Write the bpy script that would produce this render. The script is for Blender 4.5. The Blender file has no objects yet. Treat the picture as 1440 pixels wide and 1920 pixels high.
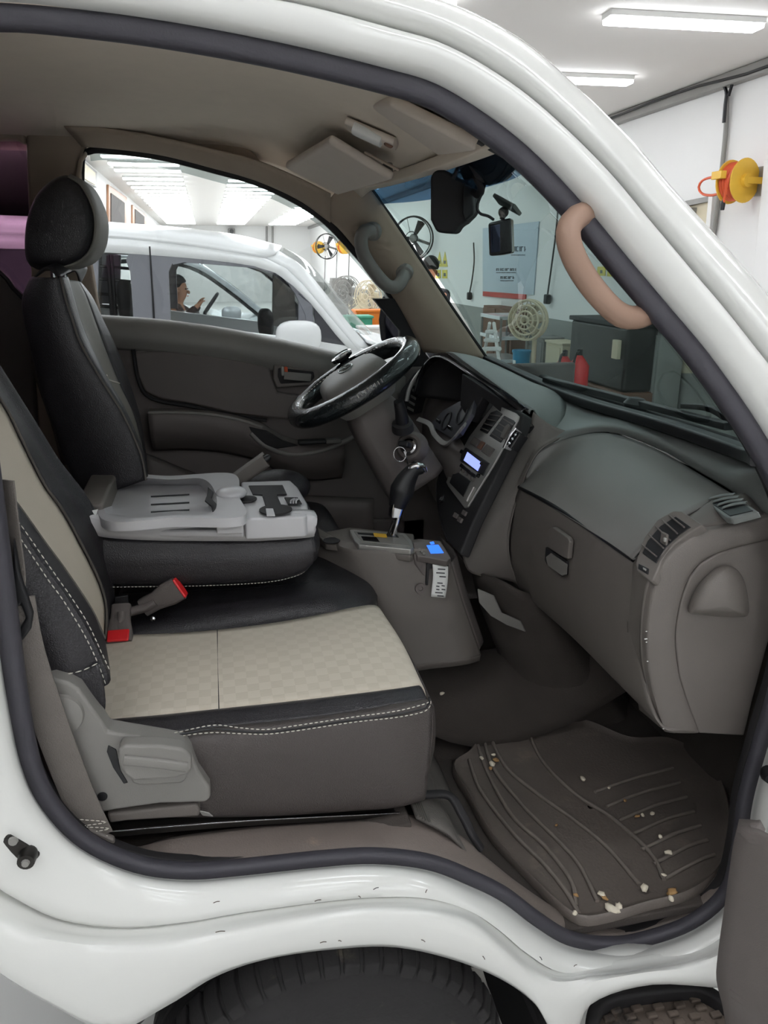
import bpy, bmesh, math, random
from mathutils import Vector, Matrix
random.seed(7)
S = bpy.context.scene
COL = S.collection
R = math.radians

# ------------------------------------------------------------------ camera
CAM = Vector((0, -1.0, 1.68)); FPX = 1440.0; YAW = R(12.4); PITCH = R(17.9)
cd = bpy.data.cameras.new('camera'); cam = bpy.data.objects.new('camera', cd); COL.objects.link(cam)
cam.location = CAM; cam.rotation_euler = (R(90) - PITCH, 0, -YAW)
cd.sensor_fit = 'VERTICAL'; cd.sensor_height = 24.0; cd.lens = FPX / 1920.0 * 24.0
cd.clip_start = 0.02; cd.clip_end = 200
S.camera = cam
# ------------------------------------------------------------------ world, exposure
w = bpy.data.worlds.new('world'); S.world = w; w.use_nodes = True
w.node_tree.nodes['Background'].inputs[0].default_value = (0.95, 0.97, 1.0, 1)
w.node_tree.nodes['Background'].inputs[1].default_value = 0.35
vs = S.view_settings; vs.view_transform = 'Standard'; vs.look = 'None'; vs.gamma = 1.0; vs.use_curve_mapping = False
vs.exposure = 0.0
LAMP = 20.5          # emission of the ceiling strips
S.cycles.use_denoising = True; S.cycles.use_adaptive_sampling = True; S.cycles.adaptive_threshold = .08; S.cycles.use_light_tree = False; S.cycles.adaptive_min_samples = 16
S.cycles.max_bounces = 6; S.cycles.diffuse_bounces = 4; S.cycles.glossy_bounces = 3; S.cycles.transparent_max_bounces = 10
S.cycles.caustics_reflective = False; S.cycles.caustics_refractive = False
S.cycles.sample_clamp_indirect = 6.0

# ------------------------------------------------------------------ where a sight line meets a plane of the place
_f = Vector((math.sin(YAW) * math.cos(PITCH), math.cos(YAW) * math.cos(PITCH), -math.sin(PITCH)))
_r = Vector((math.cos(YAW), -math.sin(YAW), 0)); _u = _r.cross(_f)
def P(px, py, X=None, Y=None, Z=None, pl=None):
    d = _f + _r * ((px - 720) / FPX) - _u * ((py - 960) / FPX)
    if X is not None: t = (X - CAM.x) / d.x
    elif Y is not None: t = (Y - CAM.y) / d.y
    elif Z is not None: t = (Z - CAM.z) / d.z
    else: t = (pl[0] - CAM).dot(pl[1]) / d.dot(pl[1])
    return CAM + d * t
def PL(pts, **k): return [P(a, b, **k) for a, b in pts]
def tum(z): return 0.28 * max(0.0, z - 1.40)
def PN(px, py, y0):                       # near cab side, which leans inwards above the waist
    y = y0
    for _ in range(8): y = y0 + tum(P(px, py, Y=y).z)
    return P(px, py, Y=y)
def PF(px, py, y0):                       # far cab side
    y = y0
    for _ in range(8): y = y0 - tum(P(px, py, Y=y).z)
    return P(px, py, Y=y)
def plane3(a, b, c): return (a, (b - a).cross(c - a).normalized())
V = Vector

# ------------------------------------------------------------------ materials
def lin(h):
    h = h.lstrip('#'); c = [int(h[i:i + 2], 16) / 255 for i in (0, 2, 4)]
    return tuple(x / 12.92 if x <= .04045 else ((x + .055) / 1.055) ** 2.4 for x in c) + (1,)
M = {}
def mat(name, col, rough=.5, metal=0, spec=.5, var=.08, vscale=8, bump=0, bscale=200, coat=0, btype='noise', emit=0, dirt=None):
    m = bpy.data.materials.new(name); m.use_nodes = True; nt = m.node_tree; n = nt.nodes; l = nt.links
    b = n['Principled BSDF']; c = lin(col)
    b.inputs['Roughness'].default_value = rough; b.inputs['Metallic'].default_value = metal
    b.inputs['Specular IOR Level'].default_value = spec; b.inputs['Coat Weight'].default_value = coat
    b.inputs['Base Color'].default_value = c
    tc = n.new('ShaderNodeTexCoord')
    out = None
    if var > 0:
        nz = n.new('ShaderNodeTexNoise'); nz.inputs['Scale'].default_value = vscale; nz.inputs['Detail'].default_value = 4
        l.new(tc.outputs['Object'], nz.inputs['Vector'])
        mx = n.new('ShaderNodeMix'); mx.data_type = 'RGBA'
        mx.inputs['A'].default_value = tuple(x * (1 - var) for x in c[:3]) + (1,)
        mx.inputs['B'].default_value = tuple(min(1, x * (1 + var)) for x in c[:3]) + (1,)
        l.new(nz.outputs['Fac'], mx.inputs['Factor']); out = mx.outputs['Result']
        if dirt:
            nd = n.new('ShaderNodeTexNoise'); nd.inputs['Scale'].default_value = dirt[1]; nd.inputs['Detail'].default_value = 6
            nd.inputs['Roughness'].default_value = .65; l.new(tc.outputs['Object'], nd.inputs['Vector'])
            rp = n.new('ShaderNodeMapRange'); rp.inputs['From Min'].default_value = dirt[2]; rp.inputs['From Max'].default_value = dirt[2] + .12
            l.new(nd.outputs['Fac'], rp.inputs['Value'])
            m2 = n.new('ShaderNodeMix'); m2.data_type = 'RGBA'; l.new(rp.outputs['Result'], m2.inputs['Factor'])
            l.new(out, m2.inputs['A']); m2.inputs['B'].default_value = lin(dirt[0]); out = m2.outputs['Result']
        l.new(out, b.inputs['Base Color'])
    if bump > 0:
        if btype == 'voronoi':
            t = n.new('ShaderNodeTexVoronoi'); o = 'Distance'
        else:
            t = n.new('ShaderNodeTexNoise'); o = 'Fac'
        t.inputs['Scale'].default_value = bscale; l.new(tc.outputs['Object'], t.inputs['Vector'])
        bp = n.new('ShaderNodeBump'); bp.inputs['Strength'].default_value = bump; bp.inputs['Distance'].default_value = .002
        l.new(t.outputs[o], bp.inputs['Height']); l.new(bp.outputs['Normal'], b.inputs['Normal'])
    if emit:
        b.inputs['Emission Color'].default_value = c; b.inputs['Emission Strength'].default_value = emit
    M[name] = m; return m
def glass(name, tint, refl=.06, rough=.02):
    m = bpy.data.materials.new(name); m.use_nodes = True; nt = m.node_tree; n = nt.nodes; l = nt.links
    n.remove(n['Principled BSDF'])
    t = n.new('ShaderNodeBsdfTransparent'); t.inputs[0].default_value = lin(tint)
    g = n.new('ShaderNodeBsdfGlossy'); g.inputs['Roughness'].default_value = rough
    lw = n.new('ShaderNodeLayerWeight'); lw.inputs['Blend'].default_value = .5
    pw = n.new('ShaderNodeMath'); pw.operation = 'POWER'; pw.inputs[1].default_value = 5; l.new(lw.outputs['Facing'], pw.inputs[0])
    mu = n.new('ShaderNodeMath'); mu.operation = 'MULTIPLY_ADD'; mu.inputs[1].default_value = .7; mu.inputs[2].default_value = refl
    l.new(pw.outputs[0], mu.inputs[0])
    mx = n.new('ShaderNodeMixShader'); l.new(mu.outputs[0], mx.inputs[0]); l.new(t.outputs[0], mx.inputs[1]); l.new(g.outputs[0], mx.inputs[2])
    l.new(mx.outputs[0], n['Material Output'].inputs[0]); M[name] = m; return m
def lampmat(name, col, s):
    m = bpy.data.materials.new(name); m.use_nodes = True; n = m.node_tree.nodes; n.remove(n['Principled BSDF'])
    e = n.new('ShaderNodeEmission'); e.inputs[0].default_value = lin(col); e.inputs[1].default_value = s
    m.node_tree.links.new(e.outputs[0], n['Material Output'].inputs[0]); M[name] = m

mat('paint', '#dededa', .2, coat=.5, var=.02, vscale=3, dirt=('#d8d2c2', 5, .68))
mat('paint_far', '#f2f3f3', .25, coat=.4, var=.02)
mat('seal', '#3d3b42', .55, var=.1, vscale=30, bump=.15, bscale=300)
mat('trim', '#6a645f', .55, var=.06, vscale=14, bump=.25, bscale=900)       # grey-brown moulded plastic
mat('trim_grey', '#7d7a76', .5, var=.05, vscale=14, bump=.2, bscale=800)
mat('trim_dark', '#645d5a', .6, var=.08, vscale=12, bump=.25, bscale=700)
mat('tray_plastic', '#bdbcbe', .32, spec=.7, var=.04, vscale=14, bump=.08, bscale=800)
mat('rubber_worn', '#756d66', .55, var=.25, vscale=30)
mat('crash_pad', '#787572', .42, var=.05, vscale=14, bump=.25, bscale=900)
mat('dash_top', '#717472', .42, var=.06, vscale=10, bump=.3, bscale=700)
mat('headliner', '#e3d7c8', .95, spec=.1, var=.05, vscale=20, bump=.2, bscale=900)
mat('visor', '#d6cbc0', .9, spec=.15, var=.04, vscale=20, bump=.2, bscale=900)
mat('pillar', '#a8998a', .8, spec=.2, var=.05, vscale=20, bump=.2, bscale=800)
mat('handle_tan', '#9a7d6c', .5, var=.05, vscale=20, bump=.1, bscale=700)
mat('black', '#17171a', .45, var=.1, vscale=20)
mat('black_gloss', '#121216', .18, var=.05, vscale=20, coat=.4)
mat('black_soft', '#1d1b1d', .7, var=.1, vscale=20, bump=.1, bscale=400)
mat('leather', '#2b292c', .42, var=.12, vscale=9, bump=.35, bscale=420, btype='voronoi')
mat('leather_side', '#47413f', .5, var=.08, vscale=7, bump=.3, bscale=420, btype='voronoi')
mat('leather_dash', '#171c1e', .2, coat=.7, var=.15, vscale=25, bump=.35, bscale=240, btype='voronoi')
mat('thread', '#d8d3c8', .8, var=.05)
mat('piping', '#55514c', .6, var=.1, vscale=30)
mat('chrome', '#c9c9cc', .12, metal=1, var=0)
mat('silver', '#a9a7a3', .38, metal=.6, var=.05, vscale=20)
mat('steel_dark', '#3a3836', .4, metal=.8, var=.2, vscale=20)
mat('red', '#d8252a', .3, var=.05, coat=.3)
mat('rubber_mat', '#665e58', .5, var=.22, vscale=7, bump=.5, bscale=160, dirt=('#7a7067', 9, .60))
mat('carpet', '#433d39', .9, var=.25, vscale=9, bump=.5, bscale=260)
mat('floor_rib', '#55514d', .7, var=.2, vscale=10, bump=.5, bscale=200)
mat('scuff', '#746a64', .6, var=.16, vscale=9, bump=.3, bscale=300, dirt=('#8a7d70', 14, .66))
mat('tyre', '#242223', .8, var=.25, vscale=18, bump=.4, bscale=120, dirt=('#4a443c', 16, .64))
mat('mud', '#5c5149', .85, var=.3, vscale=22, bump=.6, bscale=90, dirt=('#2c2928', 12, .52))
mat('belt', '#6a645f', .75, var=.08, vscale=30, bump=.5, bscale=500)
mat('crumb', '#e2d8c4', .8, var=.25, vscale=90)
mat('crumb_brown', '#a88458', .8, var=.25, vscale=90)
mat('paper', '#e9e9e6', .7, var=.03)
mat('ink', '#555558', .8, var=0)
mat('gauge', '#4a4a50', .3, var=.15, vscale=20)
mat('mirror_glass', '#50566a', .05, metal=1, var=0)
mat('emblem', '#9aa0a0', .25, metal=.8, var=0)
# workshop
mat('wall_white', '#f0efed', .7, var=.03, vscale=1.2, bump=.1, bscale=40, dirt=('#d6d2cb', 1.1, .66))
mat('wall_dado', '#8f918d', .6, var=.06, vscale=2)
mat('ceiling_white', '#e2deda', .8, var=.03, vscale=.8)
mat('floor_epoxy', '#e0e0dd', .35, var=.08, vscale=1.5, bump=.05, bscale=20)
mat('grey_metal', '#8d8b87', .5, metal=.2, var=.08)
mat('win_dark', '#57524f', .8, var=.1, vscale=3)
mat('wood_frame', '#a4795d', .5, var=.1)
mat('beige', '#d6cbb0', .6, var=.05)
mat('orange', '#e07a1e', .5, var=.08, vscale=15)
mat('orange_red', '#d0542a', .5, var=.1, vscale=25)
mat('yellow', '#e0b23c', .5, var=.08, vscale=15)
mat('sign_yellow', '#d9c94a', .5, var=.03)
mat('sign_blue', '#b9c6d2', .5, var=.03, vscale=2)
mat('sign_red', '#c23a34', .5, var=.03)
mat('sign_ink', '#4a525c', .6, var=0)
mat('green', '#3d9a7c', .5, var=.08)
mat('blue', '#2d83a8', .5, var=.08)
mat('brown', '#6b4a38', .6, var=.2, vscale=4)
mat('car_silver', '#dfe3e6', .25, metal=.3, var=.03, coat=.5)
mat('skin', '#c58d6c', .55, var=.05)
mat('hair', '#16130f', .6, var=.2, vscale=60)
mat('shirt_brown', '#3c241d', .8, var=.1, vscale=20)
mat('shirt_dark', '#24272b', .8, var=.1, vscale=20)
mat('van_pillar', '#7f8087', .45, var=.03)
mat('van_quarter', '#4a4a4f', .15, var=.05)
lampmat('lamp', '#f6faff', LAMP)
lampmat('lcd_white', '#8f9dff', 1.6)
lampmat('lcd_blue', '#3a78ff', 1.6)
glass('windscreen', '#9fb0ae', .08)
glass('sun_band', '#3b5a74', .08)
glass('clear', '#f6f8f8', .04)
glass('purple', '#d8bccf', .06)
glass('deflector', '#a9b2b0', .10)
glass('van_glass', '#f1f4f4', .05)
# patterned seat fabric: woven checks with worn grubby patches
def fabric(name, col):
    m = mat(name, col, .85, spec=.2, var=.06, vscale=6, dirt=('#8f8573', 6, .70)); nt = m.node_tree; n = nt.nodes; l = nt.links
    b = n['Principled BSDF']; src = b.inputs['Base Color'].links[0].from_socket
    tc = n.new('ShaderNodeTexCoord')
    ck = n.new('ShaderNodeTexChecker'); ck.inputs['Scale'].default_value = 46
    mp = n.new('ShaderNodeMapping'); mp.inputs['Scale'].default_value = (1, 1, .02); l.new(tc.outputs['Object'], mp.inputs['Vector'])
    l.new(mp.outputs[0], ck.inputs['Vector'])
    wv = n.new('ShaderNodeTexWave'); wv.bands_direction = 'Y'; wv.inputs['Scale'].default_value = 70; l.new(tc.outputs['Object'], wv.inputs['Vector'])
    ml = n.new('ShaderNodeMath'); ml.operation = 'MULTIPLY'; l.new(ck.outputs['Fac'], ml.inputs[0]); l.new(wv.outputs['Fac'], ml.inputs[1])
    mx = n.new('ShaderNodeMix'); mx.data_type = 'RGBA'; mx.blend_type = 'MULTIPLY'; l.new(src, mx.inputs['A'])
    nz = n.new('ShaderNodeTexNoise'); nz.inputs['Scale'].default_value = 5; l.new(tc.outputs['Object'], nz.inputs['Vector'])
    m3 = n.new('ShaderNodeMath'); m3.operation = 'MULTIPLY'; l.new(ml.outputs[0], m3.inputs[0]); l.new(nz.outputs['Fac'], m3.inputs[1])
    l.new(m3.outputs[0], mx.inputs['Factor']); mx.inputs['B'].default_value = (.76, .74, .70, 1)
    l.new(mx.outputs['Result'], b.inputs['Base Color'])
    return m
fabric('fabric', '#cdc4b5')
mat('fabric_plain', '#c4bbac', .85, spec=.2, var=.06, vscale=8, bump=.3, bscale=600)
mat('fabric_grey', '#77746d', .6, spec=.3, var=.1, vscale=8, bump=.3, bscale=500)

# ------------------------------------------------------------------ mesh helpers
def tag(o, label, cat, group=None):
    o['label'] = label; o['category'] = cat
    if group: o['group'] = group
    return o
def thing(name, label, cat, loc=(0, 0, 0), group=None):
    o = bpy.data.objects.new(name, None); COL.objects.link(o); o.location = loc; o.empty_display_size = .05
    return tag(o, label, cat, group)
def mb(o):                                   # matrix_basis is not evaluated yet for fresh objects: build it from loc/rot
    return Matrix.LocRotScale(o.location, o.rotation_euler, o.scale)
def link(name, me, m, parent=None, local=False):
    o = bpy.data.objects.new(name, me); COL.objects.link(o)
    if m: me.materials.append(M[m])
    if parent is not None:
        o.parent = parent
        if not local:
            w_ = Matrix(); q = parent
            chain = []
            while q is not None: chain.append(q); q = q.parent
            for q in reversed(chain):
                w_ = w_ @ (q.matrix_parent_inverse.copy() if q.parent else Matrix()) @ mb(q)
            o.matrix_parent_inverse = w_.inverted()
    return o
def shade(me, ang=40):
    bm = bmesh.new(); bm.from_mesh(me)
    bmesh.ops.recalc_face_normals(bm, faces=bm.faces[:])
    for f in bm.faces: f.smooth = True
    a = R(ang)
    for e in bm.edges:
        e.smooth = not (len(e.link_faces) == 2 and e.calc_face_angle(0) > a)
    bm.to_mesh(me); bm.free()
def mk(name, verts, faces, m, parent=None, smooth=40, bevel=0, seg=2, thick=0, sub=0, local=False):
    me = bpy.data.meshes.new(name); me.from_pydata([tuple(v) for v in verts], [], faces); me.update()
    shade(me, smooth if not bevel else 180)
    o = link(name, me, m, parent, local)
    if sub:
        s = o.modifiers.new('sub', 'SUBSURF'); s.levels = s.render_levels = sub
    if thick:
        s = o.modifiers.new('solid', 'SOLIDIFY'); s.thickness = thick; s.offset = 0
    if bevel:
        b = o.modifiers.new('bev', 'BEVEL'); b.width = bevel; b.segments = seg; b.limit_method = 'ANGLE'; b.angle_limit = R(35)
        wn = o.modifiers.new('wn', 'WEIGHTED_NORMAL'); wn.keep_sharp = False
    return o
def cr(p0, p1, p2, p3, t):
    return .5 * ((2 * p1) + (p2 - p0) * t + (2 * p0 - 5 * p1 + 4 * p2 - p3) * t * t + (3 * p1 - p0 - 3 * p2 + p3) * t ** 3)
def spl(pts, n, closed=False, arc=True):
    pts = [Vector(p) for p in pts]; k = len(pts)
    if k == 2 and not closed: return [pts[0].lerp(pts[1], i / (n - 1)) for i in range(n)]
    def ev(u):
        if closed:
            i = int(math.floor(u)) % k; t = u - math.floor(u)
            return cr(pts[(i - 1) % k], pts[i], pts[(i + 1) % k], pts[(i + 2) % k], t)
        i = min(int(u), k - 2); t = u - i
        a = pts[i - 1] if i > 0 else 2 * pts[0] - pts[1]; d = pts[i + 2] if i + 2 < k else 2 * pts[-1] - pts[-2]
        return cr(a, pts[i], pts[i + 1], d, t)
    T = k if closed else k - 1
    if not arc:
        return [ev(T * i / (n if closed else n - 1)) for i in range(n)]
    q = [ev(T * i / 400) for i in range(401)] if not closed else [ev((T * i / 400) % T) for i in range(401)]
    L = [0]
    for i in range(400): L.append(L[-1] + (q[i + 1] - q[i]).length)
    out = []; j = 0
    for i in range(n):
        s = L[-1] * i / (n if closed else n - 1)
        while j < 399 and L[j + 1] < s: j += 1
        d = L[j + 1] - L[j]; out.append(q[j].lerp(q[j + 1], (s - L[j]) / d if d > 1e-9 else 0))
    return out
def grid(name, rows, m, parent=None, cu=False, cv=False, thick=0, smooth=50, caps=False, sub=0):
    nv = len(rows); nu = len(rows[0]); vs_ = [p for r_ in rows for p in r_]; fs = []
    for j in range(nv if cv else nv - 1):
        for i in range(nu if cu else nu - 1):
            a = j * nu + i; b = j * nu + (i + 1) % nu; c = ((j + 1) % nv) * nu + (i + 1) % nu; d = ((j + 1) % nv) * nu + i
            fs.append((a, b, c, d))
    if caps:
        fs.append(tuple(range(nu))[::-1]); fs.append(tuple((nv - 1) * nu + i for i in range(nu)))
    return mk(name, vs_, fs, m, parent, smooth, thick=thick, sub=sub)
def loft(name, curves, m, parent=None, nu=32, nv=4, closed=False, thick=0, arc=True, vs_smooth=True, smooth=50):
    rs = [spl(c, nu, closed, arc) for c in curves]; k = len(rs)
    if k == 2 or not vs_smooth or nv == 1:
        rows = []
        for j in range(k - 1):
            for t in range(nv): rows.append([rs[j][i].lerp(rs[j + 1][i], t / nv) for i in range(nu)])
        rows.append(rs[-1])
    else:
        n = (k - 1) * nv + 1
        cols = [spl([rs[j][i] for j in range(k)], n, False, False) for i in range(nu)]
        rows = [[cols[i][j] for i in range(nu)] for j in range(n)]
    return grid(name, rows, m, parent, cu=closed, thick=thick, smooth=smooth)
def prism(name, outline, vec, m, parent=None, bevel=.003, seg=2, local=False):
    n = len(outline); vec = Vector(vec); o1 = [Vector(p) for p in outline]
    fs = [tuple(range(n)), tuple(range(2 * n - 1, n - 1, -1))] + [(i, i + n, (i + 1) % n + n, (i + 1) % n) for i in range(n)]
    return mk(name, o1 + [p + vec for p in o1], fs, m, parent, 30, bevel=bevel, seg=seg, local=local)
def box(name, c, size, m, parent=None, rot=None, bevel=.004, seg=2, local=False):
    c = Vector(c); hx, hy, hz = [s / 2 for s in size]
    Rm = rot if rot is not None else Matrix.Identity(3)
    vs_ = [c + Rm @ Vector((x * hx, y * hy, z * hz)) for x in (-1, 1) for y in (-1, 1) for z in (-1, 1)]
    fs = [(0, 1, 3, 2), (4, 6, 7, 5), (0, 4, 5, 1), (2, 3, 7, 6), (0, 2, 6, 4), (1, 5, 7, 3)]
    return mk(name, vs_, fs, m, parent, 30, bevel=bevel, seg=seg, local=local)
def frames(pts, closed=False, up=None):
    n = len(pts); out = []; prev = None
    for i in range(n):
        a = pts[(i - 1) % n] if closed or i > 0 else pts[i]; b = pts[(i + 1) % n] if closed or i < n - 1 else pts[i]
        t = (b - a).normalized()
        if up is not None: nn = Vector(up)
        else: nn = prev if prev is not None else (Vector((0, 0, 1)) if abs(t.z) < .9 else Vector((1, 0, 0)))
        nn = (nn - t * nn.dot(t)).normalized(); prev = nn
        out.append((t, nn, t.cross(nn)))
    return out
def sweep(name, pts, sec, m, parent=None, n=40, closed=False, up=None, arc=True, scale=None, smooth=50, caps=True):
    q = spl(pts, n, closed, arc); fr = frames(q, closed, up); rows = []
    sc = spl([Vector((s, 0, 0)) for s in scale], n, closed, arc) if scale else None
    for i in range(n):
        t, a, b = fr[i]; k = sc[i].x if sc else 1
        rows.append([q[i] + a * (s[0] * k) + b * (s[1] * k) for s in sec])
    return grid(name, rows, m, parent, cu=True, cv=closed, smooth=smooth, caps=(caps and not closed))
def circ(r, n=10, ry=None): return [(r * math.cos(2 * math.pi * i / n), (ry or r) * math.sin(2 * math.pi * i / n)) for i in range(n)]
def tube(name, pts, r, m, parent=None, n=24, seg=10, closed=False, scale=None, up=None): return sweep(name, pts, circ(r, seg), m, parent, n, closed, up=up, scale=scale)
def rrect(a, b, r=.3, k=3):
    out = []; r = r * min(a, b)
    for sx, sy, a0 in ((1, 1, 0), (-1, 1, 90), (-1, -1, 180), (1, -1, 270)):
        for i in range(k + 1):
            t = R(a0 + 90 * i / k); out.append((sx * (a - r) + r * math.cos(t), sy * (b - r) + r * math.sin(t)))
    return out
def basis(axis, up=(0, 0, 1)):
    z = Vector(axis).normalized(); u_ = Vector(up)
    if abs(z.dot(u_)) > .98: u_ = Vector((1, 0, 0))
    x = (u_ - z * u_.dot(z)).normalized(); y = z.cross(x)
    return Matrix((x, y, z)).transposed()
def lathe(name, prof, c, axis, m, parent=None, seg=32, smooth=40, arcr=None):
    B = basis(axis); c = Vector(c); rows = []
    for i in range(seg):
        a = 2 * math.pi * i / seg
        rows.append([c + B @ Vector((r_ * math.cos(a), r_ * math.sin(a), h)) for r_, h in prof])
    return grid(name, rows, m, parent, cv=True, smooth=smooth)
def ell(name, c, rad, m, parent=None, rot=None, seg=20, rings=12, fn=None, smooth=180):
    c = Vector(c); Rm = rot if rot is not None else Matrix.Identity(3); rows = []
    for j in range(rings + 1):
        th = math.pi * j / rings; row = []
        for i in range(seg):
            ph = 2 * math.pi * i / seg
            v = Vector((math.sin(th) * math.cos(ph), math.sin(th) * math.sin(ph), math.cos(th)))
            if fn: v = fn(v)
            row.append(c + Rm @ Vector((v.x * rad[0], v.y * rad[1], v.z * rad[2])))
        rows.append(row)
    o = grid(name, rows, m, parent, cu=True, smooth=smooth)
    bm = bmesh.new(); bm.from_mesh(o.data); bmesh.ops.remove_doubles(bm, verts=bm.verts[:], dist=1e-5)
    bmesh.ops.recalc_face_normals(bm, faces=bm.faces[:]); bm.to_mesh(o.data); bm.free()
    for p in o.data.polygons: p.use_smooth = True
    return o
def superq(e=.5):
    def f(v):
        g = lambda a: math.copysign(abs(a) ** e, a)
        return Vector((g(v.x), g(v.y), g(v.z)))
    return f
def dashes(name, pts, m, parent, L=.007, gap=.004, r=.0009, lift=(0, 0, 0)):      # a run of sewn stitches
    q = spl(pts, 300); D = [0]
    for i in range(299): D.append(D[-1] + (q[i + 1] - q[i]).length)
    def at_(s):
        for i in range(299):
            if D[i + 1] >= s: return q[i].lerp(q[i + 1], (s - D[i]) / max(1e-9, D[i + 1] - D[i]))
        return q[-1]
    vs_ = []; fs = []; s = 0; lift = Vector(lift)
    while s + L < D[-1]:
        a = at_(s) + lift; b = at_(s + L) + lift; t = (b - a).normalized()
        n1 = t.orthogonal().normalized() * r; n2 = t.cross(n1.normalized()) * r
        k = len(vs_)
        for p in (a, a.lerp(b, .5), b):
            rr = 1 if p is not a and p is not b else .5
            vs_ += [p + n1 * rr, p + n2 * rr, p - n1 * rr, p - n2 * rr]
        for j in (0, 4):
            for i in range(4): fs.append((k + j + i, k + j + (i + 1) % 4, k + j + 4 + (i + 1) % 4, k + j + 4 + i))
        s += L + gap
    o = mk(name, vs_, fs, m, parent, 180); o['kind'] = 'stuff'
    return o
def struct(o): o['kind'] = 'structure'; return o
GZ = -0.08        # workshop floor level

# ================================================================== the workshop
CZ = 3.40; WX = 5.0; FY = 38.5
struct(box('floor', (-2.5, 14.5, GZ - .05), (15.4, 49, .1), 'floor_epoxy', bevel=0))
struct(box('ceiling', (-2.5, 14.5, CZ + .05), (15.4, 49, .1), 'ceiling_white', bevel=0))
wr = struct(box('wall_right', (WX + .1, 14.5, (CZ + GZ) / 2), (.2, 49, CZ - GZ), 'wall_white', bevel=0))
struct(box('trim_1', (WX - .006, 14.5, (GZ + .9) / 2), (.012, 48, .9 - GZ), 'wall_dado', bevel=0))
struct(box('wall_back', (-2.5, FY + .1, (CZ + GZ) / 2), (15.4, .2, CZ - GZ), 'wall_white', bevel=0))
struct(box('wall_front', (-2.5, -9.9, (CZ + GZ) / 2), (15.4, .2, CZ - GZ), 'wall_white', bevel=0))
struct(box('wall_left', (-10.1, 14.5, (CZ + GZ) / 2), (.2, 49, CZ - GZ), 'wall_white', bevel=0))
PX = -1.95
struct(box('wall_partition', (PX - .15, 25.5, (CZ + GZ) / 2), (.3, 25.9, CZ - GZ), 'wall_white', bevel=0))
for k, (fr_, pn) in enumerate(((((204, 346), (238, 370), (238, 440), (204, 440)), ((209, 362), (234, 380), (234, 440), (209, 440))), (((249, 384), (275, 404), (275, 440), (249, 440)), ((254, 392), (271, 406), (271, 440), (254, 440))), (((157, 300), (182, 322), (182, 352), (157, 338)), ((159, 306), (179, 324), (179, 347), (159, 335))))):
    wd = struct(prism('window_%d' % (k + 1), PL(fr_, X=PX + .05), (-.05, 0, 0), 'wood_frame' if k < 2 else 'grey_metal', bevel=.01))
    prism('pane', PL(pn, X=PX + .07), (-.03, 0, 0), 'win_dark' if k < 2 else 'beige', wd, bevel=.004)
# ceiling strips
def strip(x, y, label, src=None):
    if src is None:
        t = thing('ceiling_light', label, 'ceiling light', (x, y, CZ), 'white strip lamps on the workshop ceiling')
        box('housing', (0, 0, -.02), (1.21, .155, .04), 'paper', t, bevel=.004, local=True)
        box('diffuser', (0, 0, -.055), (1.2, .15, .035), 'lamp', t, bevel=.012, local=True)
        t.rotation_euler.z = R(-3)
        return t
    t = src.copy(); COL.objects.link(t); t.location = (x, y, CZ); t['label'] = label
    for ch in src.children:
        c = ch.copy(); COL.objects.link(c); c.parent = t
    return t
rows = ((-3.1, 'a', 'row over the truck bed'), (-.96, 'b', 'row nearest the window wall'), (1.16, 'c', 'middle row over the van'), (3.4, 'd', 'row nearest the reel wall'))
ORD = 'first second third fourth fifth sixth seventh eighth ninth tenth eleventh twelfth thirteenth fourteenth fifteenth sixteenth seventeenth eighteenth nineteenth twentieth'.split()
ORD += ['twenty-' + o for o in ORD[:9]] + ['thirtieth'] + ['thirty-' + o for o in ORD[:9]]
first = None
near_y = [-8.2, -6.3, -4.4, -2.6, -.8, 1.05, 2.95, 4.81, 6.67, 8.55, 10.4]
far_y = [12.4, 13.3, 14.3, 15.3] + [16.8 + .98 * i for i in range(20)]
bigs = {4.81: 'large white strip lamp on the ceiling above the white roof pillar', 6.67: 'white strip lamp half hidden behind the white roof pillar',
        8.55: 'white strip lamp of which only a tip shows past the roof pillar'}
for x, rk, lab in rows:
    ys = list(near_y) + ([] if rk == 'a' else far_y)
    for iy, y in enumerate(ys):
        lb = bigs[y] if (rk == 'd' and y in bigs) else 'white ceiling strip lamp, %s from the far end in the %s' % (ORD[len(ys) - 1 - iy], lab)
        t = strip(x + (.12 if rk == 'd' and y < 8 else 0), y, lb, first)
        if first is None: first = t
# trunking with a black cable along the reel wall, conduit dropping from it
tr = struct(box('trim_2', (WX - .05, 14.5, CZ - .06), (.1, 48, .11), 'grey_metal', bevel=.005))
tag(tube('ceiling_cable', [(WX - .1, 1.5, CZ - .02), (WX - .11, 4.5, CZ - .05), (WX - .1, 5.9, CZ - .08), (WX - .11, 7, CZ - .03), (WX - .12, 9.5, CZ - .05), (WX - .11, 16, CZ - .03)], .014, 'black', n=40, seg=6),
    'black cable clipped along the top of the reel wall', 'cable')
t = thing('wall_conduit', 'grey conduit pipe running down the white wall beside the hose reel', 'conduit', P(1335, 440, X=WX))
c0 = PL([(1363, 178), (1361, 240), (1352, 330), (1338, 440), (1320, 560)], X=WX - .03)
tube('pipe', c0, .022, 'grey_metal', t, n=20, seg=8)
tube('cable', PL([(1352, 150), (1362, 172), (1360, 195), (1357, 230)], X=WX - .06), .016, 'black', t, n=12, seg=6)
tube('cable', PL([(1378, 140), (1372, 160), (1366, 180)], X=WX - .06), .016, 'black', t, n=8, seg=6)
box('bracket', P(1366, 152, X=WX - .06), (.05, .22, .06), 'grey_metal', t)
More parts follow.
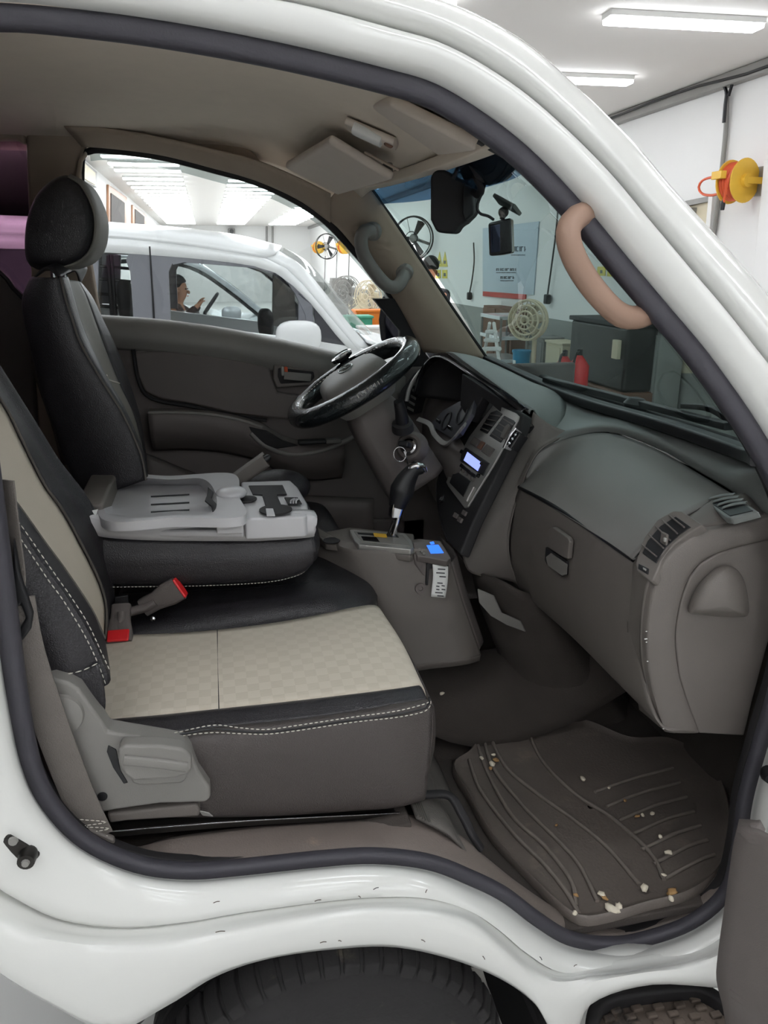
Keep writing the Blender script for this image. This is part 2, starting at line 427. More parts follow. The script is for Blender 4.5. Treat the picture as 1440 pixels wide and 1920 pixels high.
# hose reel
def reel(c, r_, label, big=True, ax=(-.25, 1, 0)):
    t = thing('hose_reel', label, 'hose reel', (WX, c.y, c.z - r_), 'hose reels on the right wall')
    ax = Vector(ax).normalized(); h = r_ * .42
    lathe('flange', [(0, -.004), (r_ * .98, -.004), (r_, 0), (r_ * .98, .01), (0, .01)], c - ax * h, ax, 'yellow', t, 28)
    lathe('flange', [(0, -.01), (r_ * .98, -.01), (r_, 0), (r_ * .98, .004), (0, .004)], c + ax * h, ax, 'yellow', t, 28)
    n = 5
    for i in range(n):
        q = c + ax * (h * (-.75 + 1.5 * i / (n - 1))); B = basis(ax)
        tube('hose_coil', [q + B @ Vector((r_ * .78 * math.cos(a), r_ * .78 * math.sin(a), 0)) for a in [2 * math.pi * k / 14 for k in range(14)]], h * .24, 'orange_red', t, n=28, seg=6, closed=True)
    lathe('hub', [(0, -h * 1.5), (r_ * .3, -h * 1.5), (r_ * .32, -h * 1.2), (r_ * .2, h * 1.3), (0, h * 1.3)], c, ax, 'yellow', t, 18)
    box('wall_bracket', (WX - .02, c.y - h * .6, c.z), (.04, r_ * .9, r_ * 1.3), 'grey_metal', t)
    box('arm', c + Vector((r_ * .6, -h * 1.3, 0)), (r_ * 1.2, .03, r_ * .3), 'yellow', t)
    box('guide', c + Vector((-r_ * 1.05, 0, r_ * .25)), (r_ * .3, h * 1.8, r_ * .35), 'yellow', t)
    return t
rc = P(1383, 340, X=WX - .22)
t = reel(rc, .19, 'yellow hose reel wound with orange hose beside the grey conduit')
tube('hose_tail', [P(1366, 333, X=WX - .4), P(1360, 360, X=WX - .4), P(1356, 385, X=WX - .4)], .012, 'orange_red', t, n=10, seg=6)
lathe('nozzle', [(0, 0), (.018, 0), (.022, .05), (.012, .09), (0, .09)], P(1354, 394, X=WX - .4), (0, 0, 1), 'black', t, 10)
tube('hose_loop', [P(a, b, X=WX - .25) for a, b in ((1362, 336), (1340, 332), (1318, 338), (1310, 352), (1318, 364), (1336, 366), (1352, 360), (1362, 346))], .012, 'orange_red', t, n=28, seg=6)
# doorway in the reel wall
d1 = struct(prism('door_1', PL([(1265, 385), (1328, 372), (1300, 700), (1235, 700)], X=WX - .02), (.02, 0, 0), 'beige', bevel=.004))
prism('door_frame', PL([(1258, 382), (1328, 368), (1328, 378), (1260, 392)], X=WX - .05), (.05, 0, 0), 'grey_metal', d1)
prism('door_jamb', PL([(1328, 368), (1336, 366), (1306, 700), (1298, 700)], X=WX - .05), (.05, 0, 0), 'wall_white', d1)
box('door_closer', P(1290, 396, X=WX - .05), (.06, .22, .06), 'grey_metal', d1)
struct(prism('pillar_5', PL([(1408, 560), (1432, 300), (1470, 300), (1440, 560)], X=WX - .16), (.16, 0, 0), 'wall_white', bevel=.01))
# big notice board with a red foot
def board(name, pts, m, depth=.02, x=WX, **k): return prism(name, PL(pts, X=x - depth), (depth - .003, 0, 0), m, bevel=.002, **k)
t = thing('notice_board', 'pale blue notice board with dark lettering and a red lower stripe', 'notice board', P(955, 560, X=WX))
board('panel', [(905, 428), (1010, 415), (1000, 553), (905, 546)], 'sign_blue', parent=t)
board('red_stripe', [(905, 546), (985, 552), (985, 562), (905, 555)], 'sign_red', .022, parent=t)
for x0, x1, y0, y1 in ((958, 985, 462, 479), (930, 968, 503, 512), (938, 963, 518, 527)):
    n = max(3, int((x1 - x0) / 8)); cw = (x1 - x0) / n
    for i in range(n):
        a = x0 + cw * i; b = a + cw * .5; c = a + cw * .72; m_ = y0 + (y1 - y0) * .55; th = 1.6
        bars = [(a, y0, b, y0 + th), (a, y0, a + th, m_), (c, y0, c + th, m_), (a, y1 - th, c + th, y1)]
        bars += [[(b - th, y0, b, m_)], [(a, m_ - th, b, m_)], [(c, (y0 + m_) / 2, c + th * 1.8, (y0 + m_) / 2 + th)]][i % 3]
        for q in bars: board('letter', [(q[0], q[1]), (q[2], q[1]), (q[2], q[3]), (q[0], q[3])], 'sign_ink', .025, parent=t)
def sign(pts, label, tri=False):
    t = thing('warning_sign', label, 'sign', P(pts[0][0], max(p[1] for p in pts), X=WX), 'yellow warning signs on the wall')
    board('plate', pts, 'sign_yellow', .012, parent=t)
    cx = sum(p[0] for p in pts) / len(pts); cy = sum(p[1] for p in pts) / len(pts)
    board('symbol', [(cx - 2, cy - 2), (cx + 2, cy - 2), (cx + 2, cy + 4), (cx - 2, cy + 4)], 'sign_ink', .016, parent=t)
sign([(1129, 465), (1137, 488), (1120, 488)], 'yellow triangular warning sign left of the other triangle, beyond the tan handle')
sign([(1151, 468), (1160, 491), (1143, 491)], 'yellow triangular warning sign right of the other triangle, beyond the tan handle')
sign([(1120, 500), (1135, 500), (1134, 517), (1119, 517)], 'yellow square safety sign touching the tan grab handle')
sign([(1139, 500), (1157, 501), (1156, 519), (1138, 518)], 'yellow square safety sign under the right triangle')
sign([(824, 472), (829, 500), (817, 500)], 'narrow yellow triangle sign on the wall near the mirror')
sign([(834, 472), (839, 500), (828, 500)], 'narrow yellow triangle sign beside its twin near the mirror')
sign([(817, 506), (826, 506), (826, 522), (817, 522)], 'small yellow square sign under the narrow triangles, left one')
sign([(829, 506), (838, 506), (838, 522), (829, 522)], 'small yellow square sign under the narrow triangles, right one')
# hanging cords
def cord(pts, label, r_=.014, plug=True, x=WX - .06):
    t = thing('hanging_cord', label, 'cord', P(*pts[-1], X=x), 'cords hanging on the wall')
    tube('cord', PL(pts, X=x), r_, 'black', t, n=16, seg=6)
    if plug: box('plug', P(pts[-1][0], pts[-1][1] + 3, X=x), (.08, .12, .14), 'black_soft', t, bevel=.02)
cord([(888, 455), (889, 490), (885, 525), (880, 552)], 'black cord with a plug hanging left of the notice board')
cord([(1046, 395), (1042, 440), (1034, 500), (1026, 558)], 'long black cord hanging right of the notice board')
# wall fans
def wall_fan(c, r_, label):
    t = thing('wall_fan', label, 'fan', (WX, c.y, c.z - r_), 'three blade fans high on the right wall')
    ax = Vector((-.55, -.83, 0)); B = basis(ax)
    ring = lambda rr, off, rad, nm='guard_ring': tube(nm, [c + ax * off + B @ Vector((rr * math.cos(a), rr * math.sin(a), 0)) for a in [2 * math.pi * k / 20 for k in range(20)]], rad, 'black', t, n=40, seg=6, closed=True)
    ring(r_, 0, .02); ring(r_ * .97, .12, .012); ring(r_ * .3, .13, .01)
    for k in range(3):
        a = R(90 + 120 * k); p = lambda rr, d, z: c + ax * z + B @ Vector((rr * math.cos(a + d), rr * math.sin(a + d), 0))
        mk('blade', [p(r_ * .12, -.5, 0), p(r_ * .12, .5, .03), p(r_ * .85, .22, .05), p(r_ * .9, -.05, .02), p(r_ * .85, -.2, -.02)], [(0, 1, 2, 3, 4)], 'black', t, thick=.01)
    lathe('hub', [(0, -.08), (r_ * .2, -.08), (r_ * .22, 0), (r_ * .16, .08), (0, .1)], c, ax, 'grey_metal', t, 16)
    for k in range(6):
        a = R(60 * k + 15); tube('guard_wire', [c + ax * .13 + B @ Vector((r_ * .28 * math.cos(a), r_ * .28 * math.sin(a), 0)), c + ax * .12 + B @ Vector((r_ * .97 * math.cos(a), r_ * .97 * math.sin(a), 0))], .006, 'black', t, n=3, seg=5)
    tube('arm', [c - ax * .08, Vector((WX - .02, c.y + .3, c.z - .1)), Vector((WX, c.y + .3, c.z - .1))], .035, 'grey_metal', t, n=8, seg=8)
    return t
wall_fan(P(775, 447, X=WX - .45), .46, 'black wall fan seen through the windscreen above the pillar handle')
wall_fan(P(613, 462, X=WX - .45), .46, 'black wall fan seen through the driver window beside an orange reel')
reel(P(597, 464, X=WX - .3), .25, 'orange hose reel left of the far wall fan', ax=(-.25, 1, 0))
reel(P(646, 462, X=WX - .3), .25, 'orange hose reel right of the far wall fan', ax=(-.25, 1, 0))
for q, lab in (((610, 480), 'thin cord hanging below the far wall fan'), ((632, 470), 'thin cord hanging between far fan and reel'), ((655, 468), 'thin cord hanging below the right far reel')):
    cord([q, (q[0] - 1, q[1] + 30), (q[0] - 2, q[1] + 70)], lab, .012, x=WX - .03)
# pedestal fans
def ped_fan(c, r_, m, label, tilt=(-.75, -.66, 0), post='grey_metal'):
    t = thing('pedestal_fan', label, 'fan', (c.x, c.y, GZ)); ax = Vector(tilt); B = basis(ax)
    for rr, off in ((1, 0), (.98, .1), (.98, -.1), (.72, .13), (.72, -.13), (.45, .15), (.2, .16)):
        tube('guard_ring', [c + ax * off * r_ / .4 + B @ Vector((r_ * rr * math.cos(a), r_ * rr * math.sin(a), 0)) for a in [2 * math.pi * k / 16 for k in range(16)]], .012, m, t, n=32, seg=5, closed=True)
    for k in range(12):
        a = R(30 * k); d = lambda rr, off: c + ax * off * r_ / .4 + B @ Vector((r_ * rr * math.cos(a), r_ * rr * math.sin(a), 0))
        tube('guard_wire', [d(.2, .16), d(.72, .13), d(1, 0), d(.72, -.13)], .006, m, t, n=8, seg=4)
    for k in range(3):
        a = R(90 + 120 * k); p = lambda rr, q, z: c + ax * z + B @ Vector((r_ * rr * math.cos(a + q), r_ * rr * math.sin(a + q), 0))
        mk('blade', [p(.12, -.6, 0), p(.12, .6, .03), p(.82, .5, .05), p(.88, 0, .02), p(.8, -.3, -.03)], [(0, 1, 2, 3, 4)], m, t, thick=.008)
    lathe('motor', [(0, -.3), (r_ * .25, -.28), (r_ * .3, -.1), (r_ * .15, 0), (0, .02)], c, ax, m, t, 14)
    tube('post', [c - ax * .18, c - ax * .2 - Vector((0, 0, r_)), Vector((c.x, c.y, GZ + .05)) - ax * .2], .03, post, t, n=10, seg=8)
    lathe('base', [(0, 0), (.25, 0), (.26, .03), (.05, .07), (0, .07)], Vector((c.x, c.y, GZ)) - ax * .2, (0, 0, 1), post, t, 20)
ped_fan(P(650, 548, Y=20), .42, 'grey_metal', 'grey pedestal fan standing near the far right wall')
ped_fan(P(692, 556, Y=17), .36, 'beige', 'beige pedestal fan beside the green and orange crates')
ped_fan(P(990, 600, X=WX - 1.5), .22, 'beige', 'beige pedestal fan seen through the windscreen below the notice board', post='beige')
# far corner: crates, cabinets, conduits, camera
for a, b, yy, m_, sz, z0, lab in ((672, 612, 15.1, 'green', (.5, .5), .08, 'green plastic crate near the far right wall'), (690, 600, 16.1, 'orange', (.6, .5), .08, 'orange crate standing behind the green crate'), (697, 640, 14.2, 'orange', (.7, .5), .08, 'orange crate beside the driver mirror'), (694, 626, 14.2, 'paper', (.45, .4), None, 'white carton lying on the orange crate')):
    c = P(a, b, Y=yy)
    if z0 is None: z0 = crate_top; z1 = z0 + .2
    else: z1 = c.z + .2 if m_ == 'green' or yy > 15 else c.z + .05; crate_top = z1 + .026
    t = thing('storage_crate', lab, 'crate', (c.x, c.y, z0))
    box('body', (c.x, c.y, (z0 + z1) / 2), (sz[0], sz[1], z1 - z0), m_, t, bevel=.02); box('rim', (c.x, c.y, z1), (sz[0] + .05, sz[1] + .05, .05), m_, t, bevel=.01)
t = thing('work_bench', 'low pallet bench under the crates by the far right wall', 'bench', (3.2, 15.1, GZ))
box('bench_top', (3.2, 15.1, .05), (1.6, 3.0, .06), 'grey_metal', t)
for x in (2.5, 3.9):
    for y in (13.8, 16.4): box('leg', (x, y, -.03), (.1, .1, .10), 'grey_metal', t)
for a, b, lab in ((634, 540, 'tall grey locker near the far right wall'), (672, 580, 'pale locker behind the pedestal fans')):
    c = P(a, b, X=4.6); t = thing('locker', lab, 'locker', (c.x, c.y, GZ))
    box('body', (c.x, c.y, (c.z + .35 + GZ) / 2), (.5, .6, c.z + .35 - GZ), 'grey_metal' if a < 650 else 'beige', t, bevel=.01)
    box('door', (c.x - .26, c.y, (c.z + .3 + GZ) / 2), (.03, .52, c.z + .2 - GZ), 'grey_metal' if a < 650 else 'beige', t, bevel=.005)
    box('handle', (c.x - .285, c.y + .2, (c.z + GZ) / 2), (.03, .03, .16), 'black', t)
for a, lab in ((500, 'left of two thin pipes on the far end wall'), (511, 'right of two thin pipes on the far end wall')):
    tag(tube('wall_pipe', [P(a, 412, Y=FY - .1), P(a, 520, Y=FY - .1)], .05, 'grey_metal', n=4, seg=8), lab, 'pipe')
t = thing('security_camera', 'small grey camera high on the far end wall', 'camera', P(434, 432, Y=FY)); c = P(434, 434, Y=FY - .3)
box('body', c, (.32, .5, .26), 'grey_metal', t, bevel=.04); box('bracket', c + Vector((0, .25, .1)), (.12, .3, .12), 'grey_metal', t); lathe('lens', [(0, 0), (.09, 0), (.1, .05), (0, .06)], c + Vector((0, -.26, 0)), (0, -1, 0), 'black', t, 14)
# things standing along the reel wall, seen through the windscreen
t = thing('dark_cabinet', 'dark brown cabinet standing against the wall below the notice board', 'cabinet', (WX - .25, P(935, 640, X=WX).y, GZ))
a = P(908, 572, X=WX - .3); b = P(962, 580, X=WX - .3)
box('body', (WX - .16, (a.y + b.y) / 2, (a.z + GZ) / 2), (.3, abs(a.y - b.y), a.z - GZ), 'brown', t)
for k in (.27, .73): box('door', (WX - .33, a.y + (b.y - a.y) * k, (a.z + GZ) / 2), (.03, abs(a.y - b.y) * .44, (a.z - GZ) * .94), 'brown', t, bevel=.006)
t = thing('step_ladder', 'small white step ladder leaning before the dark cabinet', 'ladder', (WX - 1.9, P(925, 650, X=WX - 1.9).y, GZ))
for s in (0, 1):
    for q in (0, 1):
        tube('rail', [P(918 + 8 * q, 606, X=WX - 1.9), P(908 + 26 * q, 665, X=WX - 1.9 + s * .3), P(904 + 34 * q, 690, X=WX - 1.9 + s * .3)], .02, 'paper', t, n=6, seg=6)
for k in range(3): tube('step', [P(913 - 3 * k, 622 + 16 * k, X=WX - 1.9), P(929 + 4 * k, 622 + 16 * k, X=WX - 1.9)], .025, 'paper', t, n=3, seg=6)
t = thing('tool_trolley', 'pale tool trolley with a tray in front of the cabinet', 'trolley', (WX - .9, P(950, 610, X=WX - .8).y, GZ))
a = P(928, 590, X=WX - .8); b = P(965, 600, X=WX - .8)
for z in (0, .28, .6): box('shelf', (WX - .8, (a.y + b.y) / 2, a.z - z), (.45, abs(a.y - b.y), .05), 'car_silver', t)
for x in (-1, 1):
    for y in (a.y, b.y): tube('upright', [(WX - .8 + .2 * x, y, a.z), (WX - .8 + .2 * x, y, GZ + .08)], .018, 'grey_metal', t, n=3, seg=6)
t = thing('dark_machine', 'large dark covered machine by the wall behind the wiper', 'machine', (WX - .5, P(1140, 680, X=WX - .5).y, GZ))
a = P(1085, 598, X=WX - .6); b = P(1195, 605, X=WX - .6)
box('body', (WX - .4, (a.y + b.y) / 2, (a.z + .35) / 2), (.6, abs(a.y - b.y), a.z - .35), 'steel_dark', t, bevel=.04)
box('base', (WX - .4, (a.y + b.y) / 2, (.35 + GZ) / 2), (.66, abs(a.y - b.y) + .06, .35 - GZ), 'brown', t, bevel=.02)
box('control_box', P(1156, 655, X=WX - .72), (.05, .12, .2), 'beige', t); box('lid', (WX - .4, (a.y + b.y) / 2, a.z + .02), (.64, abs(a.y - b.y) + .04, .05), 'black_soft', t, bevel=.01)
def column(name, a, b, m_, lab, cat, wx=.3):
    p0 = P(a[0], a[1], X=WX - wx); p1 = P(b[0], a[1], X=WX - wx); z1 = p0.z
    t = thing(name, lab, cat, (WX - wx, (p0.y + p1.y) / 2, GZ))
    box('body', (WX - wx + .1, (p0.y + p1.y) / 2, (z1 + GZ) / 2), (.3, abs(p0.y - p1.y), z1 - GZ), m_, t, bevel=.01)
    box('panel', (WX - wx - .055, (p0.y + p1.y) / 2, (z1 + GZ) / 2 + .1), (.02, abs(p0.y - p1.y) * .8, (z1 - GZ) * .6), m_, t, bevel=.004)
    box('cap', (WX - wx + .1, (p0.y + p1.y) / 2, z1 + .01), (.33, abs(p0.y - p1.y) + .03, .03), m_, t, bevel=.006)
column('metal_locker', (1030, 640), (1062, 640), 'beige', 'pale beige locker left of the dark machine', 'locker')
column('metal_locker', (1004, 632), (1026, 632), 'grey_metal', 'grey locker beside the beige pedestal fan', 'locker')
column('metal_locker', (1212, 600), (1250, 600), 'wall_dado', 'grey cabinet at the right of the dark machine', 'cabinet')
t = thing('blue_bin', 'blue plastic bin on the floor below the windscreen fan', 'bin', (WX - .9, P(977, 680, X=WX - .9).y, GZ)); c = P(977, 680, X=WX - .9)
lathe('bin_body', [(0, GZ - c.z), (.09, GZ - c.z), (.12, .16), (0, .16)], c, (0, 0, 1), 'blue', t, 16); lathe('bin_rim', [(.11, .14), (.13, .14), (.13, .17), (.11, .17), (.11, .14)], c, (0, 0, 1), 'blue', t, 16); box('label_patch', c + Vector((-.11, -.03, 0)), (.02, .06, .08), 'paper', t)
c = P(1070, 712, X=WX - 1.2)
t = thing('low_stand', 'low steel stand under the pair of red extinguishers', 'stand', (c.x, c.y, GZ))
box('stand_top', (c.x, c.y, c.z - .275), (.5, .9, .05), 'grey_metal', t)
for x in (-.2, .2):
    for y in (-.38, .38): box('leg', (c.x + x, c.y + y, (c.z - .3 + GZ) / 2), (.05, .05, c.z - .3 - GZ), 'grey_metal', t)
for a, lab in ((1056, 'red extinguisher left of its pair behind the windscreen base'), (1083, 'red extinguisher right of its pair behind the windscreen base')):
    c = P(a, 712, X=WX - 1.2); t = thing('fire_extinguisher', lab, 'extinguisher', (c.x, c.y, c.z - .25))
    lathe('cylinder', [(0, -.25), (.1, -.25), (.11, -.22), (.11, .15), (.06, .22), (.03, .26), (0, .26)], c, (0, 0, 1), 'red', t, 18)
    lathe('valve', [(0, .25), (.03, .25), (.03, .32), (0, .33)], c, (0, 0, 1), 'black', t, 10); tube('hose', [c + Vector((0, 0, .3)), c + Vector((-.1, -.1, .25)), c + Vector((-.13, -.1, -.1))], .014, 'black', t, n=10, seg=6)

# ------------------------------------------------------------------ people
def skin(name, verts, edges, m, parent, root=0, sub=2):
    me = bpy.data.meshes.new(name); me.from_pydata([tuple(v[0]) for v in verts], edges, []); me.update()
    o = link(name, me, m, parent)
    sk = o.modifiers.new('skin', 'SKIN'); sk.use_smooth_shade = True
    for i, v in enumerate(verts):
        d = me.skin_vertices[0].data[i]; r_ = v[1]
        d.radius = (r_, r_) if not isinstance(r_, tuple) else r_; d.use_root = (i == root)
    s = o.modifiers.new('sub', 'SUBSURF'); s.levels = s.render_levels = sub
    return o
def person(label, head, fwd, chest, hips, hands, shirt, group=None, legs=None):
    """head: centre; fwd: facing; hands: two points; one skinned body, clothes and hair as children"""
    fwd = Vector(fwd).normalized(); side = Vector((0, 0, 1)).cross(fwd).normalized()      # to the person's left
    base = hips.copy()
    t = thing('person', label, 'person', (base.x, base.y, base.z - .1 if not legs else GZ), group)
    neck = head + Vector((0, 0, -.15)) - fwd * .03
    shl = chest + side * .18 + Vector((0, 0, .1)); shr = chest - side * .18 + Vector((0, 0, .1))
    vs_ = [(hips, .14), (hips.lerp(chest, .5), (.15, .12)), (chest, (.17, .12)), (neck, .05), (head + Vector((0, 0, -.06)) + fwd * .02, (.072, .08)), (head + Vector((0, 0, .03)), (.08, .09)), (head + Vector((0, 0, .09)), (.06, .07))]
    es = [(0, 1), (1, 2), (2, 3), (3, 4), (4, 5), (5, 6)]
    sv = [(hips, .16), (hips.lerp(chest, .5), (.17, .14)), (chest, (.185, .135)), (neck + Vector((0, 0, -.02)), .062)]; se = [(0, 1), (1, 2), (2, 3)]
    for sh, hd, sg in ((shl, hands[0], 1), (shr, hands[1], -1)):
        el = sh.lerp(hd, .5) + Vector((0, 0, -.12)) + side * sg * .05
        wr_ = el.lerp(hd, .82); k = len(vs_)
        vs_ += [(sh, .06), (el, .042), (wr_, .03), (hd, (.035, .02))]; es += [(2, k), (k, k + 1), (k + 1, k + 2), (k + 2, k + 3)]
        j = len(sv); sv += [(sh, .075), (el, .056), (wr_, .042)]; se += [(2, j), (j, j + 1), (j + 1, j + 2)]
        d = (hd - wr_).normalized(); sd = d.cross(Vector((0, 0, 1))).normalized()
        for f in range(4):
            a = hd + sd * (.012 * (f - 1.5)); q = len(vs_)
            vs_ += [(a + d * .05, .008), (a + d * .085 + Vector((0, 0, -.02)), .007)]; es += [(k + 3, q), (q, q + 1)]
        q = len(vs_); vs_ += [(hd + sd * sg * .03 + d * .02, .009), (hd + sd * sg * .045 + d * .05, .008)]; es += [(k + 3, q), (q, q + 1)]
    if legs:
        for ft, sg in ((legs[0], 1), (legs[1], -1)):
            k = len(vs_); kn = hips.lerp(ft, .52) + side * sg * .03
            vs_ += [(hips + side * sg * .09 + Vector((0, 0, -.06)), .09), (kn, .06), (ft + Vector((0, 0, .08)), .045), (ft + fwd * .12 + Vector((0, 0, .03)), .04)]
            es += [(0, k), (k, k + 1), (k + 1, k + 2), (k + 2, k + 3)]
    skin('body', vs_, es, 'skin', t); skin('shirt', sv, se, shirt, t)
    if legs:
        tv = [(hips, .155)]; te = []
        for ft, sg in ((legs[0], 1), (legs[1], -1)):
            k = len(tv); kn = hips.lerp(ft, .52) + side * sg * .03
            tv += [(hips + side * sg * .09 + Vector((0, 0, -.06)), .105), (kn, .075), (ft + Vector((0, 0, .1)), .06)]; te += [(0, k), (k, k + 1), (k + 1, k + 2)]
        skin('trousers', tv, te, 'shirt_dark', t)
    B = Matrix((fwd, side, Vector((0, 0, 1)))).transposed()
    def cap(v):
        return Vector((v.x * (1 if v.z > .1 or v.x < 0 else .7), v.y, v.z if v.z > -.45 else -.45))
    ell('hair', head + Vector((0, 0, .06)) - fwd * .015, (.098, .088, .1), 'hair', t, B, fn=cap)
    ell('nose', head + fwd * .1 + Vector((0, 0, -.03)), (.02, .014, .022), 'skin', t, B, 10, 6)
    for sg in (1, -1):
        ell('ear', head + side * sg * .085 + Vector((0, 0, -.02)), (.02, .01, .03), 'skin', t, B, 10, 6)
        ell('eye', head + fwd * .082 + side * sg * .032 + Vector((0, 0, .005)), (.01, .013, .008), 'hair', t, B, 8, 6)
    ell('mouth', head + fwd * .088 + Vector((0, 0, -.075)), (.008, .024, .006), 'orange_red', t, B, 8, 6)
    return t

# ------------------------------------------------------------------ white van parked alongside
VY = 5.0; VW = 1.5
van = thing('white_van', 'white van with grey door pillars parked beyond the driver window', 'van', (0, VY + VW / 2, GZ))
vp = lambda pts, y=VY: PL(pts, Y=y)
def both(o, dy=VW):                                  # the same panel on the far side of the van
    c = o.copy(); COL.objects.link(c); c.location.y += dy; return c
belt = vp([(-620, 560), (190, 592), (420, 618), (560, 634), (690, 655)])
low = [V((1.55, VY, .95)), V((1.75, VY, .65)), V((1.75, VY, .15)), V((-3.3, VY, .15)), V((-3.35, VY, 1.0))]
o = prism('body_side', belt + low, (0, .06, 0), 'paint_far', van, bevel=.01); both(o)
loft('bonnet', [[V((1.19, VY + .03, 1.1)), V((1.5, VY + .03, .98)), V((1.74, VY + .03, .68)), V((1.75, VY + .03, .2))], [V((1.2, VY + .78, 1.14)), V((1.6, VY + .78, 1.02)), V((1.86, VY + .78, .7)), V((1.86, VY + .78, .2))], [V((1.19, VY + 1.53, 1.1)), V((1.5, VY + 1.53, .98)), V((1.74, VY + 1.53, .68)), V((1.75, VY + 1.53, .2))]], 'paint_far', van, 20, 8, thick=.02)
box('van_floor', (-.8, VY + .77, .3), (5, 1.44, .05), 'trim_dark', van)
rear = V((-3.35, VY, 1.9))
crease = vp([(-620, 425), (0, 440), (205, 446), (330, 458), (430, 472), (500, 485), (545, 510), (590, 560), (640, 620), (672, 656)])
top = vp([(-620, 400), (0, 414), (230, 429), (330, 437), (440, 452), (520, 474), (560, 500), (600, 545), (645, 603), (690, 655)], VY + .10)
mid = [V((p.x + .12 * max(0, p.x + .2), VY + VW / 2 + .03, p.z + .05)) for p in top]
mir = lambda c: [V((p.x, 2 * (VY + VW / 2 + .03) - p.y, p.z)) for p in c]
n_roof = 6
loft('roof', [crease[:n_roof], top[:n_roof], mid[:n_roof], mir(top)[:n_roof], mir(crease)[:n_roof]], 'paint_far', van, 30, 5, thick=.03)
loft('front_pillar', [crease[5:], top[5:], [p + V((.02, .06, -.01)) for p in top[5:]]], 'paint_far', van, 20, 3, thick=.03)
loft('front_pillar', [mir(crease[5:]), mir(top[5:]), [p + V((.02, -.06, -.01)) for p in mir(top[5:])]], 'paint_far', van, 20, 3, thick=.03)
loft('van_windscreen', [[p + V((.02, .05, -.01)) for p in top[5:]], [p + V((.03, 0, 0)) for p in mid[5:]], [p + V((.02, -.05, -.01)) for p in mir(top[5:])]], 'van_glass', van, 14, 4)
frame_top = vp([(-620, 458), (0, 466), (205, 474), (330, 482), (430, 492), (500, 505), (540, 528), (585, 572), (630, 628), (655, 656)])
g = []
o = loft('roof_side', [[p + V((0, .01, 0)) for p in crease], [p + V((0, .01, 0)) for p in frame_top]], 'paint_far', van, 30, 2, thick=.04); both(o)
o = prism('door_pillar', vp([(243, 470), (318, 478), (324, 492), (316, 510), (320, 600), (250, 596), (244, 510), (236, 488)], VY - .005), (0, .07, 0), 'van_pillar', van); both(o)
o = prism('door_seam', vp([(279, 462), (282, 462), (291, 600), (287, 600)], VY - .012), (0, .02, 0), 'black', van, bevel=0)
o = prism('window_surround', vp([(318, 480), (430, 488), (500, 502), (540, 527), (585, 572), (590, 640), (578, 638), (572, 590), (552, 548), (528, 520), (482, 503), (345, 492), (324, 497)], VY - .005), (0, .07, 0), 'van_pillar', van); both(o)
o = prism('door_pillar', vp([(560, 560), (585, 572), (592, 645), (560, 638)], VY), (0, .06, 0), 'van_pillar', van); both(o)
o = prism('door_pillar', vp([(140, 468), (185, 474), (182, 590), (140, 588)], VY), (0, .06, 0), 'van_pillar', van); both(o)
o = prism('quarter_window', vp([(586, 552), (596, 570), (650, 640), (652, 655), (594, 645)], VY + .01), (0, .02, 0), 'van_quarter', van, bevel=.002); both(o)
o = prism('side_window', vp([(316, 486), (430, 492), (520, 512), (562, 556), (566, 640), (318, 604)], VY + .03), (0, .006, 0), 'van_glass', van, bevel=0); both(o)
o = prism('side_window', vp([(183, 474), (240, 480), (250, 598), (183, 592)], VY + .03), (0, .006, 0), 'van_glass', van, bevel=0); both(o)
o = prism('side_window', vp([(-620, 458), (142, 470), (142, 590), (-620, 562)], VY + .02), (0, .02, 0), 'van_quarter', van, bevel=0); both(o)
ell('door_mirror', P(560, 632, Y=VY - .18), (.17, .09, .12), 'paint_far', van, fn=superq(.7)); tube('mirror_arm', [P(570, 648, Y=VY - .15), P(580, 652, Y=VY)], .03, 'black', van, n=6, seg=8)
# cargo rack and seats inside the van
for a in (205, 212): tube('rack_bar', [P(a - 3, 478, Y=VY + .35), P(a + 5, 595, Y=VY + .35)], .014, 'black', van, n=4, seg=6)
for b in (500, 524, 552, 575): tube('rack_bar', [P(180, b - 2, Y=VY + .36), P(245, b + 4, Y=VY + .36)], .011, 'black', van, n=4, seg=6)
ell('headrest', P(236, 565, Y=VY + .35), (.06, .13, .16), 'black_soft', van, fn=superq(.7))
ell('headrest', P(498, 606, Y=VY + 1.1), (.07, .13, .13), 'black_soft', van, fn=superq(.7))
prism('inner_pillar', vp([(512, 512), (530, 518), (552, 545), (556, 620), (510, 610)], VY + VW - .06), (0, .05, 0), 'trim', van)
sq = prism('roof_rack', vp([(150, 416), (330, 428), (328, 436), (150, 425)], VY + .5), (0, .08, 0), 'silver', van, bevel=.01)
for (wx_, wy_) in ((1.05, VY + .1), (-2.4, VY + .1), (1.05, VY + 1.4), (-2.4, VY + 1.4)):
    lathe('wheel', [(0, -.1), (.18, -.1), (.2, -.08), (.29, -.09), (.31, -.06), (.31, .06), (.29, .09), (0, .09)], (wx_, wy_, GZ + .31), (0, 1, 0), 'tyre', van, 28)

